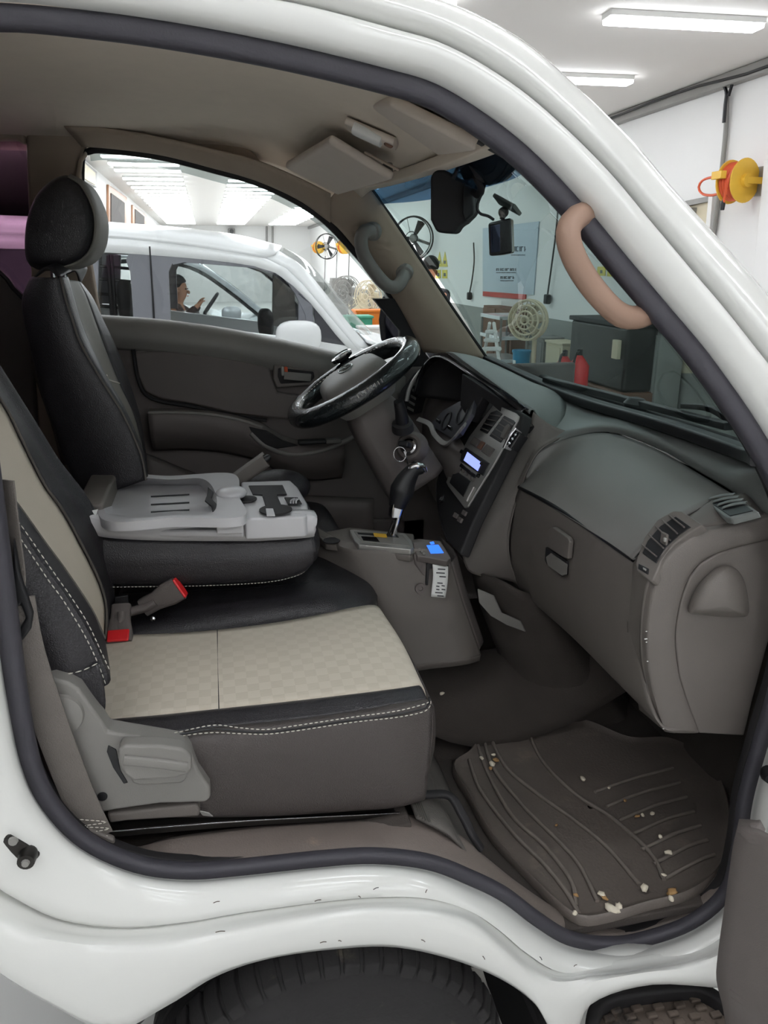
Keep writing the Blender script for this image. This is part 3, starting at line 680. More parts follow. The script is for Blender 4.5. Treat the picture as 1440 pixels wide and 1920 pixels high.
# ------------------------------------------------------------------ pale car beyond the van, with its driver
KY = 8.2
car = thing('silver_car', 'pale silver hatchback seen through the van window', 'car', (.2, KY + .85, GZ))
kp = lambda pts, y=KY: PL(pts, Y=y)
kb = kp([(-40, 565), (200, 575), (318, 582), (440, 600), (520, 606)])
kb += [kb[-1] + V((.75, 0, -.12)), kb[-1] + V((.95, 0, -.3)), V((kb[-1].x + 1.0, KY, .2)), V((kb[0].x - .2, KY, .2)), V((kb[0].x - .25, KY, .7))]
prism('body', kb, (0, 1.7, 0), 'car_silver', car, bevel=.05, seg=3)
kt = kp([(-60, 560), (40, 508), (150, 486), (250, 480), (330, 486), (380, 503), (440, 545), (510, 602)], KY + .12)
km = [p + V((0, .73, .05)) for p in kt]; kf = [p + V((0, 1.46, 0)) for p in kt]
loft('roof', [kt[1:6], km[1:6], kf[1:6]], 'car_silver', car, 24, 6, thick=.03)
for q in (kt, kf): sweep('front_pillar', q[4:], rrect(.035, .03), 'car_silver', car, n=16, up=(0, 1, 0))
for q in (kt, kf): sweep('rear_pillar', q[:2], rrect(.05, .04), 'car_silver', car, n=8, up=(0, 1, 0))
for q in (kt, kf): tube('window_seal', [p + V((-.02, 0, -.05)) for p in q[2:]], .018, 'black', car, n=24, seg=6)
loft('car_windscreen', [kt[5:], km[5:], kf[5:]], 'van_glass', car, 12, 5)
tube('mirror_arm', [P(440, 590, Y=KY), P(436, 598, Y=KY - .06)], .03, 'black', car, n=4)
ell('door_mirror', P(434, 588, Y=KY - .12), (.11, .1, .08), 'car_silver', car, fn=superq(.7)); ell('mirror_base', P(440, 603, Y=KY - .02), (.05, .06, .09), 'black', car)
prism('door_pillar', kp([(268, 500), (284, 500), (290, 584), (272, 583)], KY + .02), (0, .05, 0), 'black', car)
sc = P(393, 573, Y=KY + .42); sax = V((-.8, 0, .6)).normalized(); SB = basis(sax)
tube('steering_wheel', [sc + SB @ V((.17 * math.cos(a), .17 * math.sin(a), 0)) for a in [2 * math.pi * k / 14 for k in range(14)]], .018, 'black', car, n=28, seg=6, closed=True)
box('seat_back', P(300, 570, Y=KY + .45), (.16, .5, .62), 'black_soft', car, bevel=.05, seg=3)
hd = P(337, 541, Y=KY + .42)
person('person in a dark brown top driving the silver car, hands on the wheel', hd, (1, -.25, -.1), hd + V((-.06, 0, -.33)), hd + V((-.05, 0, -.72)), (P(376, 566, Y=KY + .58), P(374, 570, Y=KY + .25)), 'shirt_brown')
for wx_ in (-1.4, 1.35):
    for wy_ in (KY + .1, KY + 1.6): lathe('wheel', [(0, -.1), (.2, -.1), (.29, -.09), (.31, -.06), (.31, .06), (.29, .09), (0, .09)], (wx_, wy_, GZ + .31), (0, 1, 0), 'tyre', car, 28)
# standing man beyond the windscreen
hd = P(806, 508, Y=7.3)
person('person with dark hair in a dark top standing beyond the windscreen', hd, (-.3, 1, -.05), hd + V((.02, 0, -.34)), hd + V((0, 0, -.78)), (hd + V((.28, .2, -.75)), hd + V((-.28, .2, -.75))), 'shirt_dark', legs=(V((hd.x - .12, hd.y, GZ)), V((hd.x + .12, hd.y, GZ))))

# ================================================================== the truck whose cab we look into
truck = thing('cargo_truck', 'white truck with its passenger doorway open towards the camera', 'truck', (0, .78, GZ))
# painted surround of the doorway: stations round the opening, each (px, py) per ring from the seal outwards
TOP = [  # seal edge, flange, groove, crest, silhouette
 [(-80, 22), (-100, 0), (-140, -40), (-190, -80), (-230, -110)],
 [(0, 5), (-10, -18), (-30, -60), (-40, -110), (-45, -150)],
 [(180, 22), (178, -2), (172, -40), (165, -90), (160, -125)],
 [(350, 47), (350, 22), (350, -18), (345, -70), (340, -105)],
 [(540, 84), (542, 60), (545, 10), (548, -45), (550, -75)],
 [(720, 128), (722, 104), (726, 56), (735, 5), (742, -22)],
 [(820, 160), (826, 132), (834, 90), (850, 45), (866, 18)],
 [(920, 222), (930, 192), (946, 155), (965, 112), (984, 82)],
 [(1005, 292), (1018, 262), (1034, 226), (1056, 190), (1080, 165)],
 [(1095, 387), (1110, 356), (1128, 318), (1152, 285), (1180, 262)],
 [(1172, 480), (1188, 448), (1206, 410), (1232, 378), (1262, 357)],
 [(1248, 570), (1264, 540), (1284, 502), (1312, 470), (1344, 447)],
 [(1335, 675), (1352, 645), (1372, 607), (1402, 574), (1436, 552)],
 [(1440, 830), (1460, 800), (1482, 760), (1514, 725), (1550, 700)]]
SIDE = [
 [(1495, 960), (1515, 950), (1540, 935), (1575, 920), (1615, 910)],
 [(1505, 1100), (1525, 1098), (1548, 1095), (1580, 1092), (1620, 1090)],
 [(1482, 1250), (1502, 1252), (1526, 1256), (1560, 1260), (1610, 1268)]]
BOT = [  # seal edge, flange, step, ridge, lower edge
 [(1440, 1390), (1458, 1395), (1482, 1402), (1520, 1412), (1590, 1425)],
 [(1410, 1500), (1426, 1508), (1446, 1518), (1485, 1535), (1570, 1565)],
 [(1396, 1600), (1410, 1608), (1428, 1620), (1465, 1645), (1550, 1690)],
 [(1370, 1680), (1383, 1692), (1400, 1712), (1430, 1745), (1500, 1790)],
 [(1300, 1740), (1308, 1757), (1320, 1782), (1340, 1805), (1400, 1850)],
 [(1200, 1775), (1203, 1792), (1207, 1812), (1210, 1824), (1222, 1842)],
 [(1130, 1782), (1129, 1798), (1122, 1822), (1115, 1840), (1100, 1885)],
 [(1060, 1770), (1055, 1788), (1044, 1824), (1050, 1855), (1075, 1975)],
 [(1000, 1735), (992, 1751), (985, 1790), (1000, 1840), (1034, 1930)],
 [(940, 1690), (932, 1706), (932, 1745), (950, 1795), (1007, 1884)],
 [(880, 1660), (873, 1675), (876, 1708), (892, 1750), (951, 1840)],
 [(800, 1630), (797, 1644), (797, 1688), (806, 1722), (862, 1801)],
 [(700, 1619), (699, 1633), (700, 1688), (706, 1712), (745, 1774)],
 [(600, 1625), (601, 1639), (600, 1697), (600, 1722), (630, 1777)],
 [(450, 1641), (452, 1656), (448, 1718), (445, 1752), (505, 1795)],
 [(350, 1648), (350, 1665), (348, 1736), (335, 1776), (405, 1828)],
 [(250, 1635), (245, 1652), (228, 1748), (210, 1788), (312, 1884)],
 [(150, 1590), (140, 1605), (118, 1738), (95, 1780), (210, 1930)],
 [(80, 1520), (68, 1532), (36, 1706), (10, 1756), (95, 1880)],
 [(40, 1440), (25, 1448), (-30, 1662), (-60, 1722), (-10, 1815)],
 [(12, 1310), (-6, 1315), (-90, 1560), (-130, 1640), (-110, 1740)],
 [(-12, 1150), (-30, 1150), (-120, 1300), (-190, 1400), (-260, 1500)],
 [(-48, 900), (-68, 900), (-120, 920), (-200, 950), (-300, 980)],
 [(-95, 500), (-115, 500), (-160, 500), (-220, 500), (-330, 500)],
 [(-118, 120), (-138, 115), (-185, 100), (-240, 85), (-330, 70)]]
dT = (.055, .022, .036, .0, .035); dB = (.055, .014, -.012, -.05, -.042)
ring_px = [(s, dT) for s in TOP] + [(s, tuple((a + b) / 2 for a, b in zip(dT, dB))) for s in SIDE] + [(s, dB) for s in BOT]
cols = [[PN(s[k][0], s[k][1], d[k]) for s, d in ring_px] for k in range(5)]
nT = len(TOP)
ends = []
for i, p in enumerate(cols[4]):
    ends.append(p + (V((.03, .09, -.015)) if i < nT + 3 else V((0, .09, -.004))))
tuck = [p + V((0, .05, 0)) for p in cols[0]]
def between(a, b, t, dy): return [p.lerp(q, t) + V((0, dy, 0)) for p, q in zip(a, b)]
pre = [p.lerp(q, .80) for p, q in zip(cols[1], cols[2])]; post = [p.lerp(q, .16) for p, q in zip(cols[2], cols[3])]
for i in range(len(pre)):
    low_ = i >= len(TOP) + 3
    pre[i].y = cols[1][i].y * .5 + cols[2][i].y * .5 - (.016 if not low_ else .012); post[i].y = cols[2][i].y - (.016 if not low_ else .006); cols[2][i].y += (.012 if not low_ else .020)
allc = [tuck, cols[0], cols[1], pre, cols[2], post, cols[3], cols[4], ends]
nst = len(ring_px); NU = nst * 5
rs = [spl(c, NU, True, False) for c in allc]
rows_ = []
for i in range(NU):
    rows_.append(spl([r_[i] for r_ in rs], 8 * 4 + 1, False, False))
grid('doorway_surround', rows_, 'paint', truck, cv=True, smooth=60, thick=.004)
# rubber weather seal round the doorway
sealc = spl(cols[0], 220, True, False)
cen = V((sum(p.x for p in sealc) / 220, 0, sum(p.z for p in sealc) / 220))
mid_ = []
for i, p in enumerate(sealc):
    tg = (sealc[(i + 1) % 220] - sealc[i - 1]); tg.y = 0; nrm = V((tg.z, 0, -tg.x)).normalized()
    if nrm.dot(cen - V((p.x, 0, p.z))) < 0 and not (.30 < p.x < .62 and p.z < .9): nrm = -nrm
    if .30 < p.x < .62 and p.z < .9 and nrm.z < 0: nrm = -nrm
    mid_.append(p + nrm * (.012 + .003 * min(1, max(0, (p.z - .85) / .5))) + V((0, .004, 0)))
ssc = [.80 + .20 * min(1, max(0, (p.z - .85) / .5)) for p in mid_]
seal = sweep('weather_seal', mid_, rrect(.016, .0165, .8, 4), 'seal', truck, n=220, closed=True, up=(0, 1, 0), arc=False, scale=ssc)
lip = [p + V((0, .026, 0)) for p in mid_]
sweep('seal_flap', lip, rrect(.012, .006, .8, 3), 'black_soft', truck, n=220, closed=True, up=(0, 1, 0), arc=False, scale=ssc)
# scratches and paint chips on the sill
for a, b, L in ((1404, 0, 0),):
    pass
for k, (x0, y0, x1, y1) in enumerate(((400, 1693, 412, 1690), (404, 1748, 422, 1746), (590, 1690, 602, 1687), (700, 1668, 710, 1664), (798, 1674, 801, 1668), (600, 1768, 612, 1766), (634, 1764, 640, 1765), (790, 1762, 797, 1766), (905, 1793, 909, 1799), (672, 1680, 676, 1683), (1012, 1794, 1016, 1800), (1076, 1812, 1082, 1809))):
    tube('paint_chip', [PN(x0, y0, -.020 if y0 < 1730 else -.058), PN((x0 + x1) / 2, (y0 + y1) / 2 - 1, -.020 if y0 < 1730 else -.058), PN(x1, y1, -.020 if y0 < 1730 else -.058)], .0007, 'mud', truck, n=8, seg=5)
# roof skin joining both sides, back and far side shell
rf = [PN(a, b, .12) for a, b in [s[4] for s in TOP[1:9]]]
rm = [V((p.x + .03, .78, p.z + .05)) for p in rf]; rr_ = [V((p.x, 1.56 - p.y, p.z)) for p in rf]
loft('roof_skin', [rf, rm, rr_], 'paint', truck, 24, 6, thick=.006)
# rest of the body shell beyond the doorway
np_ = [(.985, 1.27), (1.14, 1.20), (1.25, 1.02), (1.27, .75), (1.26, .45), (1.20, .28)]
def nose(y, k): return [V((1.0 + (x - 1.0) * k + (.02 if k < .3 else 0), y, z)) for x, z in np_]
loft('nose_panel', [nose(.035, .12), nose(.06, .55), nose(.16, .92), nose(.45, 1.0), nose(.78, 1.02), nose(1.11, 1.0), nose(1.40, .92), nose(1.50, .55), nose(1.525, .12)], 'paint', truck, 24, 3, thick=.006)
q_ = cols[4][-6:] + [cols[4][0]]
loft('rear_quarter_panel', [q_, [p + V((-.22, .012, 0)) for p in q_], [p + V((-.42, .02, 0)) for p in q_], [p + V((-.44, .30, 0)) for p in q_]], 'paint', truck, 30, 3, arc=False, thick=.006)
loft('far_quarter_panel', [[V((p.x, 1.58 - p.y, p.z)) for p in q_ if p.z < 1.5], [V((p.x - .42, 1.56 - p.y, p.z)) for p in q_ if p.z < 1.5]], 'paint', truck, 12, 2, thick=.006)
# door latch striker on the rear post
st = box('striker_plate', P(34, 1590, Y=.0), (.028, .014, .062), 'steel_dark', truck, Matrix.Rotation(R(-38), 3, 'Y'), bevel=.006, seg=3)
lathe('striker_pin', [(0, -.012), (.012, -.012), (.0135, -.006), (.012, .01), (0, .01)], P(51, 1608, Y=-.012), (0, -1, 0), 'steel_dark', st, 16)
lathe('screw_head', [(0, 0), (.007, 0), (.006, .004), (0, .004)], P(25, 1576, Y=-.012), (0, -1, 0), 'grey_metal', st, 10)
lathe('screw_head', [(0, .010), (.006, .010), (.005, .014), (0, .014)], P(51, 1608, Y=-.012), (0, -1, 0), 'grey_metal', st, 10)
# rubber bump stop on the front post
lathe('bump_stop', [(0, -.01), (.014, -.01), (.016, 0), (.01, .014), (0, .015)], P(1443, 1453, Y=-.005), (-.5, -1, 0), 'black', truck, 14)

# ---- cab floor, engine cover and footwell
scuff_out = [PN(a, b, .07) for a, b in ((150, 1560), (250, 1618), (350, 1628), (450, 1618), (600, 1600), (700, 1592), (800, 1603), (880, 1634), (940, 1668), (1000, 1712), (1060, 1748), (1130, 1760), (1200, 1753), (1290, 1718), (1352, 1668))]
scuff_in = [P(a, b, Y=y) for a, b, y in ((175, 1568, .12), (250, 1590, .13), (325, 1572, .14), (450, 1555, .15), (580, 1545, .155), (690, 1538, .16), (770, 1530, .165), (850, 1560, .155), (912, 1610, .135), (975, 1660, .13), (1060, 1715, .12), (1130, 1735, .11), (1200, 1728, .11), (1280, 1695, .11), (1335, 1650, .11))]
scuff_mid = [a.lerp(b, .5) + V((0, 0, .006)) for a, b in zip(scuff_out, scuff_in)]
loft('sill_plate', [[p + V((0, 0, -.02)) for p in scuff_out], scuff_out, scuff_mid, scuff_in, [p + V((0, .03, -.03)) for p in scuff_in]], 'scuff', truck, 60, 3, arc=False, thick=.004)
for a, b in ((615, 1566), (365, 1586)):
    lathe('sill_clip', [(0, 0), (.009, 0), (.008, .003), (0, .0035)], P(a, b, Y=.125), (0, -.5, 1), 'scuff', truck, 14)
box('cab_floor', (.105, .845, .70), (.42, 1.28, .03), 'carpet', truck, bevel=.004)
box('cab_floor', (-.53, .845, .70), (.86, 1.28, .03), 'carpet', truck, bevel=.004)
box('cab_floor', (-.06, .175, .69), (.72, .10, .03), 'carpet', truck, bevel=.004)
# sloped ribbed step between seat platform and footwell
rb0 = [V((.31, .13, .712)), V((.31, .35, .712)), V((.31, .62, .712))]
rb1 = [V((.39, .11, .65)), V((.395, .35, .64)), V((.40, .62, .63))]
rb2 = [V((.49, .10, .45)), V((.495, .35, .445)), V((.50, .62, .445))]
loft('ribbed_step_cover', [rb0, rb1, rb2], 'floor_rib', truck, 14, 8, thick=.006)
for k in range(16):
    a = .03 + .06 * k
    tube('rib', [rb0[0].lerp(rb1[0], a) + V((0, .0, .005)), rb0[1].lerp(rb1[1], a) + V((0, 0, .005)), rb0[2].lerp(rb1[2], a) + V((0, 0, .005))], .0032, 'floor_rib', truck, n=10, seg=5)
sweep('cover_hem', [P(795, 1490, Y=.20), P(842, 1492, Y=.20), P(868, 1530, Y=.17), P(885, 1565, Y=.15), P(902, 1592, Y=.14)], rrect(.006, .009, .8), 'black_soft', truck, n=20, up=(0, 0, 1))
box('footwell_floor', (.81, .50, .435), (.80, .86, .02), 'carpet', truck, bevel=.004)
loft('footwell_bulkhead', [[V((1.14, y, .44)), V((1.21, y, .55)), V((1.22, y, .75)), V((1.16, y, 1.0))] for y in (.08, .5, .95, 1.45)], 'carpet', truck, 14, 3, thick=.01)
box('footwell_floor', (.72, 1.15, .50), (.7, .62, .02), 'carpet', truck, bevel=.004)
loft('engine_tunnel', [[V((.36, y, .60)), V((.60, y, h)), V((.85, y, h + .02)), V((1.12, y, h + .15))] for y, h in ((.66, .46), (.72, .56), (.80, .60), (.90, .60), (.98, .52))], 'carpet', truck, 16, 4, thick=.01)
box('kick_panel', (1.12, .10, .63), (.22, .03, .40), 'trim_dark', truck, bevel=.01)
# lower centre duct below the dashboard
du = [PL([(885, 1070), (900, 1130), (930, 1210), (960, 1290), (990, 1350)], Y=.86), PL([(930, 1085), (960, 1160), (985, 1240), (1000, 1330), (1010, 1370)], Y=.74), PL([(985, 1110), (1030, 1170), (1085, 1250), (1135, 1320), (1160, 1360)], Y=.70), PL([(1060, 1120), (1120, 1200), (1170, 1290), (1190, 1340), (1210, 1370)], Y=.80)]
du = [c + [c[-1] + V((.02, 0, -.10)), c[-1] + V((.03, 0, -.25))] for c in du]
loft('heater_duct', du, 'carpet', truck, 20, 5, thick=.006)
prism('torn_foil', [P(895, 1105, Y=.72), P(925, 1118, Y=.715), P(940, 1150, Y=.72), P(975, 1165, Y=.71), P(985, 1185, Y=.715), P(950, 1172, Y=.72), P(920, 1155, Y=.72), P(898, 1130, Y=.72)], (.004, .004, 0), 'trim_grey', truck, bevel=.001)

# ---- rear and far side of the cab
box('rear_wall', (-.95, .78, 1.33), (.03, 1.44, 1.3), 'trim_dark', truck, bevel=.01)
box('rear_wall_shelf', (-.80, .78, .92), (.3, 1.4, .45), 'trim_dark', truck, bevel=.02)
ys = 1.50
fs_ = lambda pts, y=ys: [PF(a, b, y) for a, b in pts]
# far middle post between quarter window and driver door
prism('centre_post', fs_([(48, 235), (175, 250), (160, 268), (150, 300), (158, 420), (188, 600), (200, 900), (75, 900), (62, 600), (50, 330)]), (0, .05, 0), 'pillar', truck, bevel=.01)
prism('post_trim', fs_([(160, 282), (146, 300), (140, 330), (150, 430), (158, 430), (150, 335), (154, 302), (163, 290)], 1.485), (0, .02, 0), 'pillar', truck, bevel=.004)
prism('quarter_panel', fs_([(-420, 600), (-10, 505), (60, 572), (72, 900), (-420, 900)]), (0, .04, 0), 'trim_dark', truck, bevel=.01)
prism('quarter_panel', fs_([(-420, 200), (48, 235), (46, 272), (30, 262), (-60, 262), (-420, 240)]), (0, .04, 0), 'pillar', truck, bevel=.01)
prism('quarter_window', fs_([(-420, 235), (49, 262), (66, 605), (-20, 520), (-420, 610)], 1.53), (0, .006, 0), 'purple', truck, bevel=0)
tube('quarter_seal', [PF(a, b, 1.5) for a, b in ((-200, 470), (-20, 500), (30, 545), (66, 580))], .008, 'black', truck, n=16, seg=6)
sweep('belt_strap', [PF(a, b, 1.42) for a, b in ((72, 680), (95, 750), (112, 800), (130, 870))], rrect(.022, .002), 'belt', truck, n=10, up=(1, 0, 0))
# headliner
def hz(x, y):                                  # height of the headlining
    c = 2.035 - .716 * max(0, x - .05) ** 2
    e = min(1, max(0, (abs(y - .78) - .30) / .40)); return c - .085 * e * e
hx = (-.94, -.6, -.3, -.1, .1, .25, .36, .44, .49)
loft('headliner', [[V((x * (1 - .14 * min(1, max(0, (abs(y - .78) - .2) / .45)) ** 2) if x > 0 else x, y, hz(x, y))) for x in hx] for y in (.215, .26, .36, .55, .78, 1.0, 1.2, 1.34, 1.42)], 'headliner', truck, 40, 3, thick=.008)
hdr = [V((.445, .20, 1.86)), V((.485, .45, 1.874)), V((.497, .8, 1.884)), V((.485, 1.1, 1.890)), V((.455, 1.36, 1.893))]
sweep('header_rail', hdr, rrect(.012, .02), 'headliner', truck, n=24, up=(0, 0, 1))
prism('headliner_shade_pad', [PF(a, b, 1.52) for a, b in ((330, 296), (342, 265), (365, 246), (395, 242), (430, 250), (455, 265), (480, 290), (500, 318), (420, 300))], (0, .06, 0), 'pillar', truck, bevel=.012, seg=3)  # darker pad added for the shadow edge at the headliner step
# upper rail over the driver window and far front pillar
ro = [(120, 240), (200, 245), (300, 262), (400, 285), (480, 305), (560, 338), (620, 368)]
ri = [(150, 270), (200, 273), (300, 286), (400, 311), (480, 334), (560, 370), (620, 412)]
loft('roof_side_trim', [[PF(a, b - 4, 1.44) for a, b in ro], [PF(a, b, 1.49) for a, b in ri], [PF(a, b + 3, 1.54) for a, b in ri]], 'pillar', truck, 30, 4, thick=.006)
po = [(655, 330), (690, 350), (760, 450), (830, 555), (912, 675)]
pi_ = [(600, 395), (640, 425), (700, 500), (745, 560), (800, 660)]
loft('front_pillar_trim', [[PF(a, b, 1.47) for a, b in po], [PF((a + c) / 2, (b + d) / 2, 1.455) for (a, b), (c, d) in zip(po, pi_)], [PF(a, b, 1.49) for a, b in pi_], [PF(a - 3, b + 3, 1.54) for a, b in pi_]], 'pillar', truck, 26, 5, thick=.006)
tube('glass_edge_seal', [PF(a + 3, b, 1.475) for a, b in po[1:]], .006, 'black', truck, n=20, seg=6)
# near front pillar trim behind the seal
no = [(905, 262), (1000, 320), (1090, 415), (1180, 515), (1270, 615), (1360, 735), (1440, 860)]
loft('front_pillar_trim', [[PN(a, b - 30, .09) for a, b in no], [PN(a - 6, b - 4, .10) for a, b in no], [PN(a - 10, b + 4, .14) for a, b in no]], 'black_soft', truck, 26, 2, thick=.006)
# grab handles
def grab(name, pts, r_, m_, feet):
    o = tube(name, pts, r_, m_, truck, n=40, seg=14)
    for f_ in feet: lathe('handle_foot', [(0, -.012), (r_ * 1.35, -.012), (r_ * 1.3, .004), (r_ * .9, .01), (0, .01)], f_[0], f_[1], m_, o, 16)
    return o
gp = [P(1118, 405, Y=.19), P(1088, 404, Y=.15), P(1066, 430, Y=.13), P(1072, 472, Y=.125), P(1100, 524, Y=.125), P(1140, 572, Y=.125), P(1172, 594, Y=.13), P(1206, 592, Y=.14), P(1240, 572, Y=.17)]
gh = grab('grab_handle', gp, .0185, 'handle_tan', [(gp[0], gp[1] - gp[0]), (gp[-1], gp[-2] - gp[-1])])
for a in ((1082, 492, 1062, 506), (1176, 577, 1156, 596)):
    pass
fg = [PF(697, 434, 1.44), PF(684, 434, 1.40), PF(677, 450, 1.39), PF(682, 478, 1.39), PF(702, 510, 1.39), PF(724, 534, 1.39), PF(742, 538, 1.40), PF(754, 524, 1.42), PF(758, 512, 1.45)]
grab('grab_handle', fg, .020, 'trim_grey', [(fg[0], fg[1] - fg[0]), (fg[-1], fg[-2] - fg[-1])])
# windscreen: bottom and top runs
wb = [P(1432, 862, Y=.06), P(1400, 850, Y=.25), P(1250, 798, Y=.55), P(1100, 754, Y=.94), P(1000, 714, Y=1.28), P(912, 674, Y=1.47)]
wt = [V((.415, .20, 1.885)), V((.465, .42, 1.895)), V((.485, .62, 1.90)), V((.492, .85, 1.905)), V((.475, 1.12, 1.912)), V((.44, 1.36, 1.915))]
bulge = lambda c0, c1, t, k: c0.lerp(c1, t) + V((k * 4 * t * (1 - t), 0, k * 4 * t * (1 - t)))
WS = lambda t: [bulge(a, b, t, .018) for a, b in zip(wb, wt)]
loft('windscreen', [WS(t) for t in (0, .2, .4, .6, .86)], 'windscreen', truck, 24, 3)
loft('windscreen_sun_band', [WS(t) for t in (.86, .93, 1.0)], 'sun_band', truck, 24, 3)
sweep('windscreen_gasket', wb, rrect(.012, .02), 'black', truck, n=30, up=(0, 0, 1))
# wiper, seen through the glass
wp = [P(1000, 718, Y=1.22) + V((.04, 0, .01)), P(1120, 752, Y=.9) + V((.05, 0, .01)), P(1230, 785, Y=.62) + V((.05, 0, .012)), P(1330, 812, Y=.42) + V((.045, 0, .012))]
wo = sweep('wiper_blade', wp, rrect(.008, .012), 'black', truck, n=20, up=(0, 0, 1))
sweep('wiper_arm', [wp[2] + V((.02, 0, .016)), wp[2].lerp(wp[3], .5) + V((.03, 0, .02)), wp[3] + V((.06, .03, -.02))], rrect(.006, .01), 'black', wo, n=12, up=(0, 0, 1))
lathe('wiper_pivot', [(0, 0), (.03, 0), (.032, .015), (.02, .03), (0, .034)], P(1190, 768, X=1.06), (.1, 0, 1), 'black', wo, 18)
# sun visors and courtesy lamp
def panel4(name, c, m_, parent, th=.022, n=5):
    a, b, c_, d = [Vector(v) for v in c]; rows2 = []
    q = [a, b, c_, d]
    return prism(name, q, ((b - a).cross(d - a)).normalized() * (th if (b - a).cross(d - a).z < 0 else -th), m_, parent, bevel=.009, seg=3)
vd = panel4('sun_visor', (P(538, 300, Y=1.29), P(622, 249, Y=.88), P(742, 322, Y=.86), P(640, 353, Y=1.31)), 'visor', truck)
lathe('visor_clip', [(0, -.006), (.012, -.006), (.012, .012), (0, .014)], P(727, 313, Y=.90), (0, -.3, -1), 'trim_grey', vd, 12)
box('visor_slot', P(716, 302, Y=.87), (.09, .006, .006), 'pillar', vd, Matrix.Rotation(R(24), 3, 'Y'))
vp_ = panel4('sun_visor', (P(700, 178, Y=.66), P(740, 175, Y=.48), P(915, 262, Y=.32), P(836, 276, Y=.66)), 'visor', truck)
lathe('visor_clip', [(0, -.006), (.012, -.006), (.012, .012), (0, .014)], P(833, 268, Y=.64), (0, -.3, -1), 'trim_grey', vp_, 12)
lc0 = P(652, 232, Y=.80); lc1 = P(742, 270, Y=.76)
cl = sweep('courtesy_lamp', [lc0, lc0.lerp(lc1, .5), lc1], rrect(.026, .008, .9, 4), 'visor', truck, n=10, up=(0, 1, 0))
l0 = P(664, 240, Y=.785); l1 = P(716, 264, Y=.765)
sweep('lamp_lens', [l0, l0.lerp(l1, .5), l1], rrect(.02, .012, .9, 3), 'paper', cl, n=8, up=(0, 1, 0))
box('lamp_switch', P(730, 268, Y=.762), (.02, .02, .016), 'brown', cl, Matrix.Rotation(R(25), 3, 'Y'))

# ---- front wheel in its arch
TC = V((.13, .12, .222)); TR = .333
wh = lathe('front_wheel', [(.18, -.12), (.23, -.135), (.29, -.13), (TR - .012, -.105), (TR - .006, -.085), (TR - .004, .1), (.28, .13), (.2, .13)], TC, (0, 1, 0), 'tyre', truck, 64)
lathe('wheel_rim', [(0, -.07), (.1, -.08), (.14, -.07), (.165, -.10), (.18, -.115), (.18, .1), (0, .1)], TC, (0, 1, 0), 'silver', wh, 40)
bmesh_lug = None
nl = 56
for k in range(nl):
    a = 2 * math.pi * k / nl
    if math.sin(a) < .15: continue
    ca, sa = math.cos(a), math.sin(a); rad = V((ca, 0, sa)); tan = V((-sa, 0, ca)); h = math.pi * TR / nl * .80
    q = lambda r_, t_, y_: TC + rad * r_ + tan * t_ + V((0, y_, 0))
    j = .006 * (k % 2)
    prism('tread_block', [q(.262 - j, -h, -.134), q(TR - .016, -h, -.118), q(TR, -h, -.088 + j), q(TR + .002, -h, -.05), q(.28, -h, -.05)], tan * (2 * h), 'tyre', wh, bevel=.003, seg=1)
for y_ in (-.035, .005, .045):
    lathe('tread_band', [(TR - .02, y_ - .016), (TR, y_ - .014), (TR, y_ + .014), (TR - .02, y_ + .016)], TC, (0, 1, 0), 'tyre', wh, 64)
# wheel house behind the tyre and pale stay beside it
loft('wheel_house', [[TC + V((.40 * math.cos(a) * 1.08, y_, .385 * math.sin(a) - .0)) for a in [R(d) for d in range(-5, 186, 12)]] for y_ in (-.10, .12, .34)], 'black_soft', truck, 40, 3, thick=.006)
box('wheel_house_wall', (.27, .46, .17), (1.0, .02, .46), 'black_soft', truck, bevel=0)
box('underbody', (.575, .28, .16), (.02, .42, .46), 'black_soft', truck, bevel=0)
prism('mud_guard_stay', PL([(878, 1818), (892, 1812), (905, 1818), (915, 1850), (930, 1890), (945, 1930), (925, 1930), (910, 1890), (897, 1850)], Y=.05), (0, .004, 0), 'trim_grey', truck, bevel=.001)
# moulded step below the doorway
stp = [P(a, b, Z=.30) for a, b in ((1095, 1965), (1102, 1895), (1130, 1868), (1190, 1856), (1260, 1848), (1300, 1850), (1345, 1876), (1370, 1896), (1376, 1965))]
fs2 = prism('entry_step', stp + [stp[-1] + V((0, -.1, 0)), stp[0] + V((0, -.1, 0))], (0, 0, -.03), 'mud', truck, bevel=.004)
rim = [p + V((0, -.022, .006)) for p in stp]
sweep('step_rim', rim, rrect(.022, .012, .6, 3), 'black_soft', fs2, n=50, up=(0, 0, 1))
for r0 in range(4):
    for c0_ in range(6):
        c = P(1142 + 40 * c0_ + 12 * (r0 % 2), 1878 + 16 * r0 - 3 * c0_ + (8 if c0_ > 3 else 0), Z=.302)
        if c0_ == 5 and r0 == 0: continue
        box('tread_pad', c, (.022, .013, .010), 'mud', fs2, bevel=.003)
# open passenger door: only its lower inner edge shows
pd = thing('passenger_door', 'open passenger door edge with ribbed dark grey lining', 'door', P(1420, 1900, Y=-.25))
ed = [(1418, 1560), (1405, 1620), (1390, 1720), (1378, 1800), (1374, 1850), (1385, 1900), (1400, 1990)]
dA = [P(a, b, Y=-.22) for a, b in ed]; dB_ = [p + V((.22, -.55, .10)) for p in dA]
loft('door_lining', [[p + V((.02, .012, 0)) for p in dA], dA, [a.lerp(b, .5) + V((0, 0, 0)) for a, b in zip(dA, dB_)], dB_], 'trim_dark', pd, 30, 5, thick=.02)
for k in range(26):
    t_ = .02 + k * .037
    q = spl(dA, 60); w0 = q[min(59, int(t_ * 59))]; w1 = w0 + V((.22, -.55, .10)) * .3
    tube('lining_rib', [w0 + V((-.006, -.004, 0)), w0.lerp(w1, .5) + V((-.008, -.004, 0)), w1 + V((-.008, -.004, 0))], .0035, 'trim_dark', pd, n=6, seg=6)

